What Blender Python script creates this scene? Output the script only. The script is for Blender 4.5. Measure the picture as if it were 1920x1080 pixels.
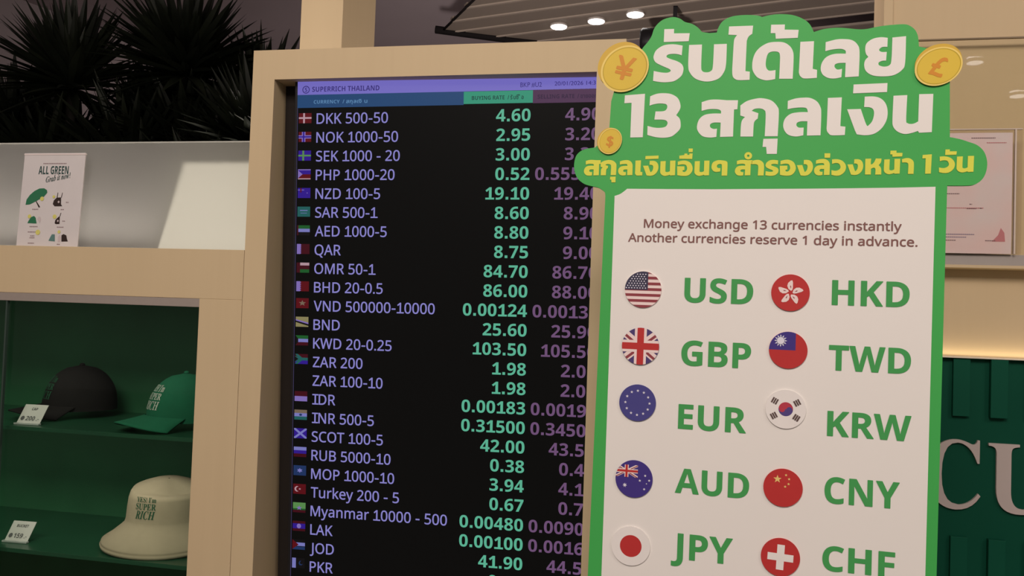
import bpy, bmesh, math, random, json
from mathutils import Vector, Matrix, Euler
for o in list(bpy.data.objects): bpy.data.objects.remove(o)
SC = bpy.context.scene
COL = SC.collection
R = math.radians
PI = math.pi
random.seed(11)

# ---------------------------------------------------------------- camera, world, lights, exposure
cam_d = bpy.data.cameras.new('camera')
cam = bpy.data.objects.new('camera', cam_d); COL.objects.link(cam)
cam_d.sensor_width = 36.0
cam_d.lens = 30.0                       # 1600 px on a 1920 px frame
cam_d.clip_start = 0.05
cam.location = (0, 0, 1.45)
cam.rotation_euler = (Matrix.Rotation(R(11.75), 3, 'Z') @ Matrix.Rotation(PI/2 + R(1.93), 3, 'X') @ Matrix.Rotation(R(2.0), 3, 'Z')).to_euler()
SC.camera = cam

SC.view_settings.view_transform = 'Standard'
SC.view_settings.look = 'None'
SC.view_settings.gamma = 1.0
SC.view_settings.use_curve_mapping = False
SC.view_settings.exposure = 0.0

world = bpy.data.worlds.new('hall_ambience'); SC.world = world
world.use_nodes = True
bg = world.node_tree.nodes['Background']
bg.inputs[0].default_value = (1.0, 0.88, 0.83, 1)
bg.inputs[1].default_value = 0.27

def area(name, loc, target, sx, sy, power, color):
    l = bpy.data.lights.new(name, 'AREA'); l.shape = 'RECTANGLE'; l.size = sx; l.size_y = sy
    l.energy = power; l.color = color
    o = bpy.data.objects.new(name, l); COL.objects.link(o); o.location = loc
    d = Vector(target) - Vector(loc); o.rotation_euler = d.to_track_quat('-Z', 'Y').to_euler()
    return o
WARM = (1.0, 0.88, 0.79)
area('hall_light_front', (-0.45, -2.2, 3.9), (-0.1, 1.7, 1.3), 2.2, 1.2, 142, WARM)
area('hall_light_right', (2.6, -0.6, 3.6), (0.6, 2.3, 1.5), 1.0, 1.0, 30, WARM)
area('counter_light', (1.1, 2.337, 1.3912), (1.1, 2.337, 3), 1.15, 0.016, 0.25, (1, .85, .55))
area('case_fill', (-1.75, 1.83, 1.462), (-1.75, 2.0, 0.6), 1.2, 0.05, 0.75, WARM)  # added fill to lift the upper bay, no visible lamp
area('case_fill_lower', (-1.75, 1.83, 1.128), (-1.75, 2.02, 0.6), 1.2, 0.05, 1.1, WARM)  # added fill hidden under the shelf, brightens the lower bay
area('pillar_side_fill', (-0.35, 2.9, 1.2), (-1.0, 2.4, 2.4), 0.4, 0.4, 9, WARM)  # unseen fill added to brighten the pillar's right face
area('pane_back_fill', (-1.85, 1.93, 1.5798), (-1.85, 1.93, 3.0), 1.5, 0.10, 7.0, WARM)  # unseen strip added to make the pane brighter towards its bottom
area('hall_back_fill', (-1.25, 2.9, 1.0), (-1.5, 7.6, 4.5), 0.4, 0.5, 165, (1, .86, .82))  # unseen fill behind the kiosk, added to lift far wall and ceiling

# ---------------------------------------------------------------- materials
def lin(c):
    out = []
    for v in c:
        v /= 255.0
        out.append(v/12.92 if v <= 0.04045 else ((v+0.055)/1.055)**2.4)
    return out
_mc = {}
def mat(name, col, rough=0.5, spec=0.3, var=0.04, scale=30.0, metal=0.0, bump=0.0, coat=0.0):
    """Principled surface with a little procedural noise in its colour."""
    if name in _mc: return _mc[name]
    m = bpy.data.materials.new(name); m.use_nodes = True
    nt = m.node_tree; p = nt.nodes['Principled BSDF']
    tc = nt.nodes.new('ShaderNodeTexCoord'); n = nt.nodes.new('ShaderNodeTexNoise')
    n.inputs['Scale'].default_value = scale; n.inputs['Detail'].default_value = 3
    nt.links.new(tc.outputs['Object'], n.inputs['Vector'])
    r = nt.nodes.new('ShaderNodeMix'); r.data_type = 'RGBA'
    r.inputs[6].default_value = [max(0, v*(1-var)) for v in col] + [1]
    r.inputs[7].default_value = [min(1, v*(1+var)) for v in col] + [1]
    nt.links.new(n.outputs['Fac'], r.inputs[0]); nt.links.new(r.outputs[2], p.inputs['Base Color'])
    p.inputs['Roughness'].default_value = rough; p.inputs['Specular IOR Level'].default_value = spec
    p.inputs['Metallic'].default_value = metal; p.inputs['Coat Weight'].default_value = coat
    if bump:
        b = nt.nodes.new('ShaderNodeBump'); b.inputs['Strength'].default_value = bump; b.inputs['Distance'].default_value = 0.002
        nt.links.new(n.outputs['Fac'], b.inputs['Height']); nt.links.new(b.outputs['Normal'], p.inputs['Normal'])
    _mc[name] = m; return m
def wood(name, c1, c2, rough=0.55):
    m = bpy.data.materials.new(name); m.use_nodes = True
    nt = m.node_tree; p = nt.nodes['Principled BSDF']
    tc = nt.nodes.new('ShaderNodeTexCoord'); mp = nt.nodes.new('ShaderNodeMapping')
    mp.inputs['Scale'].default_value = (26, 26, 1.3)
    n = nt.nodes.new('ShaderNodeTexNoise'); n.inputs['Scale'].default_value = 1.6; n.inputs['Detail'].default_value = 5; n.inputs['Distortion'].default_value = 0.6
    n2 = nt.nodes.new('ShaderNodeTexNoise'); n2.inputs['Scale'].default_value = 2.2
    nt.links.new(tc.outputs['Object'], mp.inputs['Vector']); nt.links.new(mp.outputs['Vector'], n.inputs['Vector'])
    nt.links.new(tc.outputs['Object'], n2.inputs['Vector'])
    ad = nt.nodes.new('ShaderNodeMath'); ad.operation = 'MULTIPLY_ADD'; ad.inputs[1].default_value = 0.5; nt.links.new(n2.outputs['Fac'], ad.inputs[0])
    h = nt.nodes.new('ShaderNodeMath'); h.operation = 'MULTIPLY'; h.inputs[1].default_value = 0.5
    nt.links.new(n.outputs['Fac'], h.inputs[0]); nt.links.new(h.outputs[0], ad.inputs[2])
    r = nt.nodes.new('ShaderNodeMix'); r.data_type = 'RGBA'; r.inputs[6].default_value = c1 + [1]; r.inputs[7].default_value = c2 + [1]
    nt.links.new(ad.outputs[0], r.inputs[0]); nt.links.new(r.outputs[2], p.inputs['Base Color'])
    p.inputs['Roughness'].default_value = rough; p.inputs['Specular IOR Level'].default_value = 0.25
    return m
def emit(name, rgb, k=1.0):
    """a glowing area: screen pixels and the added glow behind the pane (srgb colour)"""
    if name in _mc: return _mc[name]
    m = bpy.data.materials.new(name); m.use_nodes = True; p = m.node_tree.nodes['Principled BSDF']
    c = lin(rgb)
    p.inputs['Base Color'].default_value = (0.004, 0.004, 0.004, 1); p.inputs['Roughness'].default_value = 0.35; p.inputs['Specular IOR Level'].default_value = 0.15
    p.inputs['Emission Color'].default_value = c + [1]; p.inputs['Emission Strength'].default_value = k
    _mc[name] = m; return m
def glass(name, tint=(1, 1, 1), rough=0.02, refl=1.0):
    """thin clear pane: fresnel reflection over a straight view through"""
    m = bpy.data.materials.new(name); m.use_nodes = True; nt = m.node_tree
    nt.nodes.remove(nt.nodes['Principled BSDF'])
    t = nt.nodes.new('ShaderNodeBsdfTransparent'); t.inputs[0].default_value = list(tint) + [1]
    g = nt.nodes.new('ShaderNodeBsdfGlossy'); g.inputs['Roughness'].default_value = rough
    f = nt.nodes.new('ShaderNodeFresnel'); f.inputs[0].default_value = 1.45
    k = nt.nodes.new('ShaderNodeMath'); k.operation = 'MULTIPLY'; k.inputs[1].default_value = refl
    x = nt.nodes.new('ShaderNodeMixShader')
    gm = nt.nodes.new('ShaderNodeNewGeometry'); fr = nt.nodes.new('ShaderNodeMath'); fr.operation = 'SUBTRACT'; fr.inputs[0].default_value = 1.0
    k2 = nt.nodes.new('ShaderNodeMath'); k2.operation = 'MULTIPLY'
    nt.links.new(gm.outputs['Backfacing'], fr.inputs[1]); nt.links.new(k.outputs[0], k2.inputs[0]); nt.links.new(fr.outputs[0], k2.inputs[1])
    nt.links.new(f.outputs[0], k.inputs[0]); nt.links.new(k2.outputs[0], x.inputs[0]); nt.links.new(t.outputs[0], x.inputs[1]); nt.links.new(g.outputs[0], x.inputs[2])
    nt.links.new(x.outputs[0], nt.nodes['Material Output'].inputs[0])
    return m
def frosted(name):
    m = bpy.data.materials.new(name); m.use_nodes = True; nt = m.node_tree
    nt.nodes.remove(nt.nodes['Principled BSDF'])
    d = nt.nodes.new('ShaderNodeBsdfDiffuse'); d.inputs[0].default_value = (0.22, 0.22, 0.21, 1)
    tr = nt.nodes.new('ShaderNodeBsdfTranslucent'); tr.inputs[0].default_value = (0.62, 0.62, 0.60, 1)
    re = nt.nodes.new('ShaderNodeBsdfRefraction'); re.inputs['Color'].default_value = (0.9, 0.9, 0.88, 1); re.inputs['Roughness'].default_value = 0.40; re.inputs['IOR'].default_value = 1.25
    gl = nt.nodes.new('ShaderNodeBsdfGlossy'); gl.inputs['Roughness'].default_value = 0.3
    a = nt.nodes.new('ShaderNodeMixShader'); a.inputs[0].default_value = 0.35
    b = nt.nodes.new('ShaderNodeMixShader'); b.inputs[0].default_value = 0.45
    c = nt.nodes.new('ShaderNodeMixShader'); c.inputs[0].default_value = 0.04
    nt.links.new(d.outputs[0], a.inputs[1]); nt.links.new(tr.outputs[0], a.inputs[2])
    nt.links.new(a.outputs[0], b.inputs[1]); nt.links.new(re.outputs[0], b.inputs[2])
    nt.links.new(b.outputs[0], c.inputs[1]); nt.links.new(gl.outputs[0], c.inputs[2])
    nt.links.new(c.outputs[0], nt.nodes['Material Output'].inputs[0])
    return m
def lampmat(name, k):
    m = bpy.data.materials.new(name); m.use_nodes = True; p = m.node_tree.nodes['Principled BSDF']
    p.inputs['Emission Color'].default_value = (1, 0.95, 0.92, 1); p.inputs['Emission Strength'].default_value = k
    return m

WOOD = wood('pale_maple_veneer', [0.54, 0.415, 0.255], [0.62, 0.485, 0.305])
WOODW = wood('pale_wall_veneer', [0.54, 0.41, 0.25], [0.60, 0.46, 0.29])
DARKIN = mat('dark_cavity_paint', [0.02, 0.016, 0.014], 0.8, 0.1)
BLACKPL = mat('black_plastic', [0.012, 0.011, 0.013], 0.4, 0.3)
GREENB = mat('printed_green', [0.055, 0.395, 0.085], 0.5, 0.25, 0.03, 4)
WHITEB = mat('printed_white', [0.80, 0.765, 0.735], 0.55, 0.2, 0.015, 6)
YELLOWB = mat('printed_yellow', [.70, .70, .085], 0.55, 0.2)
CODEG = mat('printed_code_green', [0.06, 0.33, 0.09], 0.55, 0.2)
BROWNT = mat('printed_brown_text', [0.22, 0.105, 0.095], 0.55, 0.2)
GREENP = mat('case_green_lining', [0.019, 0.088, 0.040], 0.55, 0.2, 0.35, 5)
STEEL = mat('brushed_aluminium', [0.34, 0.29, 0.26], 0.45, 0.4, 0.05, 80, 0.15)
PAPER = mat('white_card', [0.62, 0.58, 0.58], 0.6, 0.2)

# ---------------------------------------------------------------- mesh building
class MB:
    def __init__(s): s.v = []; s.f = []; s.m = []; s.sm = []
    def add(s, vs, fs, mi=0, smooth=False):
        b = len(s.v); s.v += [tuple(v) for v in vs]
        for f in fs: s.f.append([i + b for i in f]); s.m.append(mi); s.sm.append(smooth)
    def box(s, x0, x1, y0, y1, z0, z1, mi=0, bev=0.0):
        bm = bmesh.new(); bmesh.ops.create_cube(bm, size=1)
        for v in bm.verts: v.co = ((x0+x1)/2 + v.co.x*(x1-x0), (y0+y1)/2 + v.co.y*(y1-y0), (z0+z1)/2 + v.co.z*(z1-z0))
        if bev: bmesh.ops.bevel(bm, geom=bm.edges[:], offset=bev, segments=2, affect='EDGES', profile=0.6)
        bm.verts.index_update(); s.add([v.co[:] for v in bm.verts], [[v.index for v in f.verts] for f in bm.faces], mi); bm.free(); return s
    def flat(s, pts, y, mi=0):
        """polygon in the x-z plane facing -y"""
        a = sum(pts[i][0]*pts[(i+1) % len(pts)][1] - pts[(i+1) % len(pts)][0]*pts[i][1] for i in range(len(pts)))
        if a < 0: pts = pts[::-1]
        s.add([(p[0], y, p[1]) for p in pts], [list(range(len(pts)))], mi); return s
    def prism(s, pts, y0, y1, mi=0, side=None):
        a = sum(pts[i][0]*pts[(i+1) % len(pts)][1] - pts[(i+1) % len(pts)][0]*pts[i][1] for i in range(len(pts)))
        if a < 0: pts = pts[::-1]
        n = len(pts); s.add([(p[0], y0, p[1]) for p in pts], [list(range(n))], mi)
        s.add([(p[0], y1, p[1]) for p in pts], [list(range(n))[::-1]], mi)
        s.add([(p[0], y0, p[1]) for p in pts] + [(p[0], y1, p[1]) for p in pts], [[i, i+n, (i+1) % n + n, (i+1) % n] for i in range(n)], mi if side is None else side)
        return s
    def rect(s, x0, x1, z0, z1, y, mi=0): return s.flat([(x0, z0), (x1, z0), (x1, z1), (x0, z1)], y, mi)
    def tube(s, path, r, n=10, mi=0, cap=True):
        rings = []; path = [Vector(p) for p in path]
        rs = r if isinstance(r, (list, tuple)) else [r]*len(path)
        for i, p in enumerate(path):
            d = (path[min(i+1, len(path)-1)] - path[max(i-1, 0)]).normalized()
            u = d.orthogonal().normalized(); w = d.cross(u)
            rings.append([p + rs[i]*(math.cos(2*PI*k/n)*u + math.sin(2*PI*k/n)*w) for k in range(n)])
        vs = [v[:] for q in rings for v in q]; fs = []
        for i in range(len(path)-1):
            for k in range(n): fs.append([i*n+k, i*n+(k+1) % n, (i+1)*n+(k+1) % n, (i+1)*n+k])
        if cap: fs += [list(range(n))[::-1], [(len(path)-1)*n+k for k in range(n)]]
        s.add(vs, fs, mi, True); return s
    def build(s, name, mats, parent=None, loc=None):
        me = bpy.data.meshes.new(name); me.from_pydata(s.v, [], s.f)
        for m in (mats if isinstance(mats, (list, tuple)) else [mats]): me.materials.append(m)
        for p, mi, sm in zip(me.polygons, s.m, s.sm): p.material_index = mi; p.use_smooth = sm
        me.update(); o = bpy.data.objects.new(name, me); COL.objects.link(o)
        if parent: o.parent = parent
        if loc: o.location = loc
        return o
def tag(o, label, cat, group=None):
    o['label'] = label; o['category'] = cat
    if group: o['group'] = group
    return o
def thing(name, label, cat, loc=(0, 0, 0), rot=(0, 0, 0), group=None):
    o = bpy.data.objects.new(name, None); COL.objects.link(o); o.location = loc; o.rotation_euler = rot; o.empty_display_size = 0.05
    return tag(o, label, cat, group)
def struct(o): o['kind'] = 'structure'; return o
def copy_tree(o, parent=None):
    c = o.copy(); COL.objects.link(c)
    if parent: c.parent = parent
    for ch in list(o.children): copy_tree(ch, c)
    return c
def circle(cx, cz, r, n=32, rz=None, rot=0.0):
    rz = r if rz is None else rz; out = []
    for k in range(n):
        a = 2*PI*k/n; x, z = r*math.cos(a), rz*math.sin(a)
        out.append((cx + x*math.cos(rot) - z*math.sin(rot), cz + x*math.sin(rot) + z*math.cos(rot)))
    return out
def curve(pts, k=5):
    """outline with corner flags: runs of smooth points become Catmull-Rom arcs; mm in, m out"""
    n = len(pts); out = []
    for i in range(n):
        p1, p2 = pts[i], pts[(i+1) % n]
        out.append((p1[0]/1000, p1[1]/1000))
        if p1[2] and p2[2]: continue
        p0 = p1 if p1[2] else pts[i-1]; p3 = p2 if p2[2] else pts[(i+2) % n]
        for j in range(1, k):
            t = j/k; q = []
            for c in (0, 1):
                q.append(0.5*((2*p1[c]) + (-p0[c]+p2[c])*t + (2*p0[c]-5*p1[c]+4*p2[c]-p3[c])*t*t + (-p0[c]+3*p1[c]-3*p2[c]+p3[c])*t**3)/1000)
            out.append(tuple(q))
    return out
def clip(poly, clipper):
    """convex clip of polygon by a convex counter-clockwise polygon"""
    out = poly
    for i in range(len(clipper)):
        a, b = clipper[i], clipper[(i+1) % len(clipper)]
        ins = lambda p: (b[0]-a[0])*(p[1]-a[1]) - (b[1]-a[1])*(p[0]-a[0]) >= -1e-9
        src, out = out, []
        for j in range(len(src)):
            p, q = src[j], src[(j+1) % len(src)]
            ip, iq = ins(p), ins(q)
            if ip: out.append(p)
            if ip != iq:
                d1 = (b[0]-a[0])*(p[1]-a[1]) - (b[1]-a[1])*(p[0]-a[0]); d2 = (b[0]-a[0])*(q[1]-a[1]) - (b[1]-a[1])*(q[0]-a[0])
                t = d1/(d1-d2); out.append((p[0]+t*(q[0]-p[0]), p[1]+t*(q[1]-p[1])))
        if not out: return []
    return out

# ---------------------------------------------------------------- lettering
STY = {'sans': (0x1d5a0, 0x1d5ba, 0x1d7e2), 'sansb': (0x1d5d4, 0x1d5ee, 0x1d7ec), 'serifb': (0x1d400, 0x1d41a, 0x1d7ce), 'serifbi': (0x1d468, 0x1d482, 0x1d7ce), 'sansbi': (0x1d63c, 0x1d656, 0x1d7ec), 'plain': None}
def sty(ch, st):
    t = STY[st]
    if not t: return ch
    if 'A' <= ch <= 'Z': return chr(t[0] + ord(ch) - 65)
    if 'a' <= ch <= 'z': return chr(t[1] + ord(ch) - 97)
    if '0' <= ch <= '9': return chr(t[2] + ord(ch) - 48)
    return ch
_gl = {}
def _mesh_of(body):
    cu = bpy.data.curves.new('t', 'FONT'); cu.body = body; cu.resolution_u = 5
    o = bpy.data.objects.new('t', cu); COL.objects.link(o)
    dg = bpy.context.evaluated_depsgraph_get(); dg.update()
    me = bpy.data.meshes.new_from_object(o.evaluated_get(dg))
    vs = [v.co[:2] for v in me.vertices]; fs = [list(p.vertices) for p in me.polygons]
    bpy.data.objects.remove(o); bpy.data.curves.remove(cu); bpy.data.meshes.remove(me)
    return vs, fs
def _w(body):
    vs, _ = _mesh_of(body); xs = [v[0] for v in vs]; return max(xs) - min(xs)
def glyph(ch):
    if ch not in _gl:
        if '||' not in _gl: _gl['||'] = _w('||')
        vs, fs = _mesh_of(ch); adv = _w('|' + ch + '|') - _gl['||']
        _gl[ch] = (vs, fs, adv)
    return _gl[ch]
def capheight(st):
    vs, _, _ = glyph(sty('H', st)); return max(v[1] for v in vs)
def layout(s, st, foot=False):
    """string -> (verts, faces, width, cap height) in font units"""
    cap = capheight(st); stem = 0.19*cap if st.endswith('b') else 0.125*cap
    V, F, x = [], [], 0.0
    def bar(x0, x1, y0, y1):
        b = len(V); V.extend([(x0, y0), (x1, y0), (x1, y1), (x0, y1)]); F.append([b, b+1, b+2, b+3])
    for ch in s:
        if ch == ' ': x += 0.38*cap; continue
        if st != 'plain' and ch in '.-/':
            if ch == '.': bar(x + .10*cap, x + .10*cap + stem*1.15, 0, stem*1.15); x += .20*cap + stem*1.15
            elif ch == '-': bar(x + .07*cap, x + .45*cap, .33*cap, .33*cap + stem*.85); x += .52*cap
            else:
                b = len(V); V.extend([(x, -.15*cap), (x + stem*.8, -.15*cap), (x + .5*cap, cap*1.08), (x + .5*cap - stem*.8, cap*1.08)]); F.append([b, b+1, b+2, b+3]); x += .55*cap
            continue
        vs, fs, adv = glyph(sty(ch, st)); b = len(V)
        V.extend((v[0] + x, v[1]) for v in vs); F.extend([i + b for i in f] for f in fs)
        if foot and vs:
            xs = [v[0] for v in vs]; lo, hi = min(xs) + x, max(xs) + x
            if ch == '1': bar(x + .10*adv, x + .98*adv, 0, stem*.8)
            if ch == 'I': e = .13*cap; bar(lo - e, hi + e, 0, stem*.8); bar(lo - e, hi + e, cap - stem*.8, cap)
        x += adv
    return V, F, x, cap
def text(mb, s, st, x, z, y, cap, sx=None, width=None, right=False, center=False, mi=0, foot=False, bold=0.0, shear=0.0, fn=None):
    """letters into mb on the x-z plane: baseline at z, cap height cap; width = ink width; fn maps (u, w) to a point"""
    V, F, adv, ch = layout(s, st, foot)
    k = cap/ch; xs = [v[0] for v in V]; x0, x1 = min(xs), max(xs)
    kx = width/(x1 - x0) if width else k*(sx or 1.0)
    ox = x - x0*kx
    if right: ox = x - x1*kx
    if center: ox = x - (x0 + x1)/2*kx
    offs = [(0, 0)] if not bold else [(bold*math.cos(a), bold*math.sin(a)) for a in (0.4, 1.97, 3.54, 5.1)]
    for n, (dx, dz) in enumerate(offs):
        pts = [(v[0]*kx + ox + dx + shear*v[1]*k, v[1]*k + z + dz) for v in V]
        if fn: mb.add([fn(u, w) for u, w in pts], F, mi)
        else: mb.add([(u, y - 0.00004*n, w) for u, w in pts], F, mi)
    return mb

# ---------------------------------------------------------------- the hall
HALL = R(-14.0)                     # the hall runs at an angle to the booth
uh = Vector((math.cos(HALL), math.sin(HALL), 0)); vh = Vector((-math.sin(HALL), math.cos(HALL), 0))
FLOORM = mat('polished_floor_tile', [0.22, 0.19, 0.165], 0.25, 0.4, 0.12, 2)
m = MB(); m.box(-12, 12, -9, 16, -0.1, 0.0); struct(m.build('floor', FLOORM))
WALLM = mat('mauve_grey_wall_paint', [0.44, 0.385, 0.40], 0.8, 0.1, 0.06, 1.5)
SLATM = mat('taupe_ceiling_slat', [0.27, 0.228, 0.185], 0.6, 0.2, 0.05, 3)
SLATE = mat('light_slat_edge', [0.40, 0.34, 0.28], 0.6, 0.2)
BLACKT = mat('black_shadow_gap', [0.012, 0.010, 0.010], 0.8, 0.1)
def hallbox(mb, u0, u1, v0, v1, z0, z1, mi=0):
    c = []
    for z in (z0, z1):
        for a, b in ((u0, v0), (u1, v0), (u1, v1), (u0, v1)):
            p = uh*a + vh*b; c.append((p.x, p.y, z))
    mb.add(c, [[0, 3, 2, 1], [4, 5, 6, 7], [0, 1, 5, 4], [1, 2, 6, 5], [2, 3, 7, 6], [3, 0, 4, 7]], mi)
# far wall and the smooth upper ceiling on the left
m = MB(); hallbox(m, -16, 14, 10.2, 10.4, 0, 4.75); struct(m.build('wall_back', WALLM))
m = MB(); hallbox(m, -16, 14, -9, 10.4, 4.75, 4.9); struct(m.build('ceiling', WALLM))
m = MB(); hallbox(m, -9.2, -9.0, -9, 10.2, 0, 4.75); struct(m.build('wall_left', WALLM))
# slatted lower ceiling: outline seen from below, its left edge cut at an angle
CZ = 4.25
poly = [(-2.45, 8.0), (-1.94, 7.25), (1.2, 2.9), (1.2, -8.5), (9.5, -8.5), (9.5, 12.4), (2.5, 10.3), (-1.84, 8.31)]
def inside(p):
    c = False
    for i in range(len(poly)):
        a, b = poly[i], poly[i-1]
        if (a[1] > p[1]) != (b[1] > p[1]) and p[0] < (b[0]-a[0])*(p[1]-a[1])/(b[1]-a[1]) + a[0]: c = not c
    return c
m = MB(); pitch = 0.27
cpoly = poly
def convclip(strip, pl):
    return clip(pl, strip)
for i in range(-30, 50):
    v0 = i*pitch
    for (a, b, z, mi) in ((v0, v0 + 0.205, CZ, 0), (v0 + 0.205, v0 + 0.225, CZ - 0.012, 1), (v0 + 0.225, v0 + pitch, CZ + 0.03, 0)):
        st = [(uh*s_ + vh*t_)[:2] for s_, t_ in ((-14, a), (14, a), (14, b), (-14, b))]
        if i in (23, 30) and mi == 0: z += 0.10; mm_ = 2
        else: mm_ = mi
        q = clip(poly, [tuple(p) for p in st])
        if len(q) < 3: continue
        n = len(q); m.add([(p[0], p[1], z) for p in q], [list(range(n))], mm_)
        m.add([(p[0], p[1], z) for p in q] + [(p[0], p[1], z + 0.02) for p in q], [[j, (j+1) % n, (j+1) % n + n, j + n] for j in range(n)], mm_)
struct(m.build('ceiling_slats', [SLATM, SLATE, BLACKT]))
# dark beam along the two visible edges of the slatted ceiling
m = MB()
m.tube([(-1.86, 7.12, CZ), (-2.45, 8.0, CZ)], 0.012, 4); m.tube([(-2.52, 7.97, CZ), (-1.84, 8.31, CZ - .01), (0.4, 9.35, CZ)], 0.038, 6)
struct(m.build('trim_1', BLACKT))

LAMP = lampmat('downlight_diffuser', 9.0)
RIMM = mat('white_downlight_rim', [0.5, 0.46, 0.42], 0.5, 0.3)
def downlight(loc, label, r=0.075, group='round downlights in the slatted ceiling'):
    t = thing('ceiling_downlight', label, 'light', loc, group=group)
    m = MB(); m.tube([(0, 0, -0.008), (0, 0, 0.05)], r, 28); m.build('diffuser', LAMP, t)
    rr = MB(); n = 28
    a = [(math.cos(2*PI*k/n), math.sin(2*PI*k/n)) for k in range(n)]
    rr.add([(c*r*1.0, s*r*1.0, -0.003) for c, s in a] + [(c*r*1.12, s*r*1.12, -0.001) for c, s in a] + [(c*r*1.12, s*r*1.12, 0.03) for c, s in a], [[k, (k+1) % n, (k+1) % n + n, k + n] for k in range(n)] + [[k+n, (k+1) % n + n, (k+1) % n + 2*n, k + 2*n] for k in range(n)])
    rr.build('rim', RIMM, t)
    return t
for p, w in (((-1.29, 7.97, CZ-.015), 'leftmost of the three round white ceiling downlights in a row'), ((-0.92, 7.86, CZ-.015), 'middle one of the three round white ceiling downlights in a row'), ((-0.55, 7.72, CZ-.015), 'rightmost of the three round white ceiling downlights, by the black spotlight')):
    downlight(p, w)
downlight((2.78, -4.72, 4.2), 'ceiling downlight mirrored as the bright spot beside the pound coin', 0.075, 'downlights mirrored in the counter glass')
downlight((3.65, -6.09, 4.2), 'ceiling downlight mirrored as the low bright spot at the right edge of the glass', 0.085, 'downlights mirrored in the counter glass')

# black track spotlight hanging over the green board
t = thing('track_spotlight', 'black track spotlight hanging from the slatted ceiling behind the green board', 'light', (-0.19, 7.6, 4.25))
m = MB(); m.box(-.018, .018, -.018, .018, -0.20, 0.0); m.build('drop_rod', BLACKPL, t)
m = MB(); m.tube([(-.30, -.02, -.30), (-.28, -.02, -.30), (.02, 0, -.30), (.04, 0, -.30)], [.085, .105, .105, .085], 18); m.build('lamp_head', BLACKPL, t)

# ---------------------------------------------------------------- plants behind the frosted pane
LEAF = mat('dark_plant_leaf', [0.004, 0.0055, 0.003], 0.45, 0.25, 0.5, 9)
LEAF2 = mat('dark_olive_leaf', [0.007, 0.009, 0.005], 0.4, 0.3, 0.5, 9)
STEM = mat('brown_cane', [0.006, 0.005, 0.004], 0.8, 0.2, 0.2, 20)
def rosette(mb, c, n, ln, up, rnd):
    """a burst of stiff blade leaves with a keel"""
    for i in range(n):
        az = rnd.uniform(0, 2*PI); el = R(rnd.triangular(-35, 88, up)); L = ln*rnd.uniform(.7, 1.1); w = L*rnd.uniform(.05, .075)
        d = Vector((math.cos(az)*math.cos(el), math.sin(az)*math.cos(el), math.sin(el)))
        side = d.cross(Vector((0, 0, 1)))
        side = side.normalized() if side.length > .01 else Vector((1, 0, 0))
        nrm = side.cross(d).normalized(); vs = []; N = 5
        for j in range(N + 1):
            s = j/N; p = c + d*L*s + Vector((0, 0, -1))*L*.16*s*s*math.cos(el)
            ww = w*(0.55 + 0.9*s if s < .4 else 0.91*(1 - ((s - .4)/.6)**1.5)) + 0.0006
            vs += [(p - side*ww)[:], (p - nrm*ww*.35)[:], (p + side*ww)[:]]
        fs = []
        for j in range(N):
            a = j*3; fs += [[a, a+1, a+4, a+3], [a+1, a+2, a+5, a+4]]
        mb.add(vs, fs, rnd.choice((0, 0, 1)))
# ground x, y; heads as (dx, dy, height, leaf length, uprightness, leaf count)
plants = [
 ('spiky dark plant at the far left, cut by the picture edge', -2.88, 3.15, [(0, 0, 2.28, .36, 50, 120), (.12, .1, 1.98, .42, 20, 110)]),
 ('spiky dark plant standing behind the white product sign', -2.52, 3.05, [(0, 0, 2.46, .40, 60, 140), (-.15, .05, 2.1, .42, 20, 120), (.2, 0, 1.9, .4, 10, 100)]),
 ('spiky dark plant with the broad low head, between its two tall neighbours', -2.28, 3.25, [(0, 0, 2.30, .36, 50, 120), (.08, .1, 1.95, .44, 10, 110)]),
 ('tallest spiky dark plant, its leaves running out of the top edge', -2.03, 3.1, [(0, 0, 2.52, .42, 58, 150), (-.06, .12, 2.22, .42, 30, 120), (.1, -.05, 1.9, .42, 10, 110)]),
 ('spiky dark plant just right of the tallest one', -1.80, 3.3, [(0, 0, 2.40, .38, 60, 130), (.05, 0, 2.05, .42, 20, 120)]),
 ('spiky dark plant nearest the wooden screen stand', -1.66, 3.0, [(0, 0, 2.18, .36, 40, 130), (-.05, .1, 1.88, .36, 10, 110)]),
 ('lower spiky dark plant in the back row, seen between the front heads', -2.15, 3.6, [(0, 0, 2.35, .42, 40, 120), (.3, 0, 2.3, .4, 40, 110), (-.3, 0, 2.3, .4, 40, 110)]),
]
for lab, px, py, heads in plants:
    rnd = random.Random(lab)
    heads = heads + [(-.18, .05, 1.92, .46, 0, 190), (.2, .12, 2.10, .46, 0, 190), (.0, .2, 2.0, .46, 0, 160)]
    t = thing('spiky_plant', lab, 'plant', (px, py, 0), group='spiky plants behind the frosted glass')
    m = MB()
    for dx, dy, h, *_ in heads:
        h -= .13
        m.tube([(0, 0, 0), (dx*.3, dy*.3, h*.5), (dx, dy, h + .03)], [.03, .024, .018], 8)
    m.build('cane', STEM, t)
    for dx, dy, h, ln, up, n in heads:
        m = MB(); rosette(m, Vector((dx, dy, h - .13)), int(n*1.7), ln, up, rnd); m.build('leaf_rosette', [LEAF, LEAF2], t)
m = MB(); m.box(-3.4, -1.35, 2.75, 3.9, 0.0, 0.75, 0, .01); tag(m.build('planter_box', mat('dark_planter', [.02, .02, .02], .6, .3)), 'long dark planter box the spiky plants grow out of', 'planter')

# ---------------------------------------------------------------- wooden pillar behind the kiosk
m = MB(); m.box(-1.1165, -0.988, 2.25, 2.50, 0, 4.75, 0, .002); struct(m.build('trim_2', WOOD))

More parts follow.
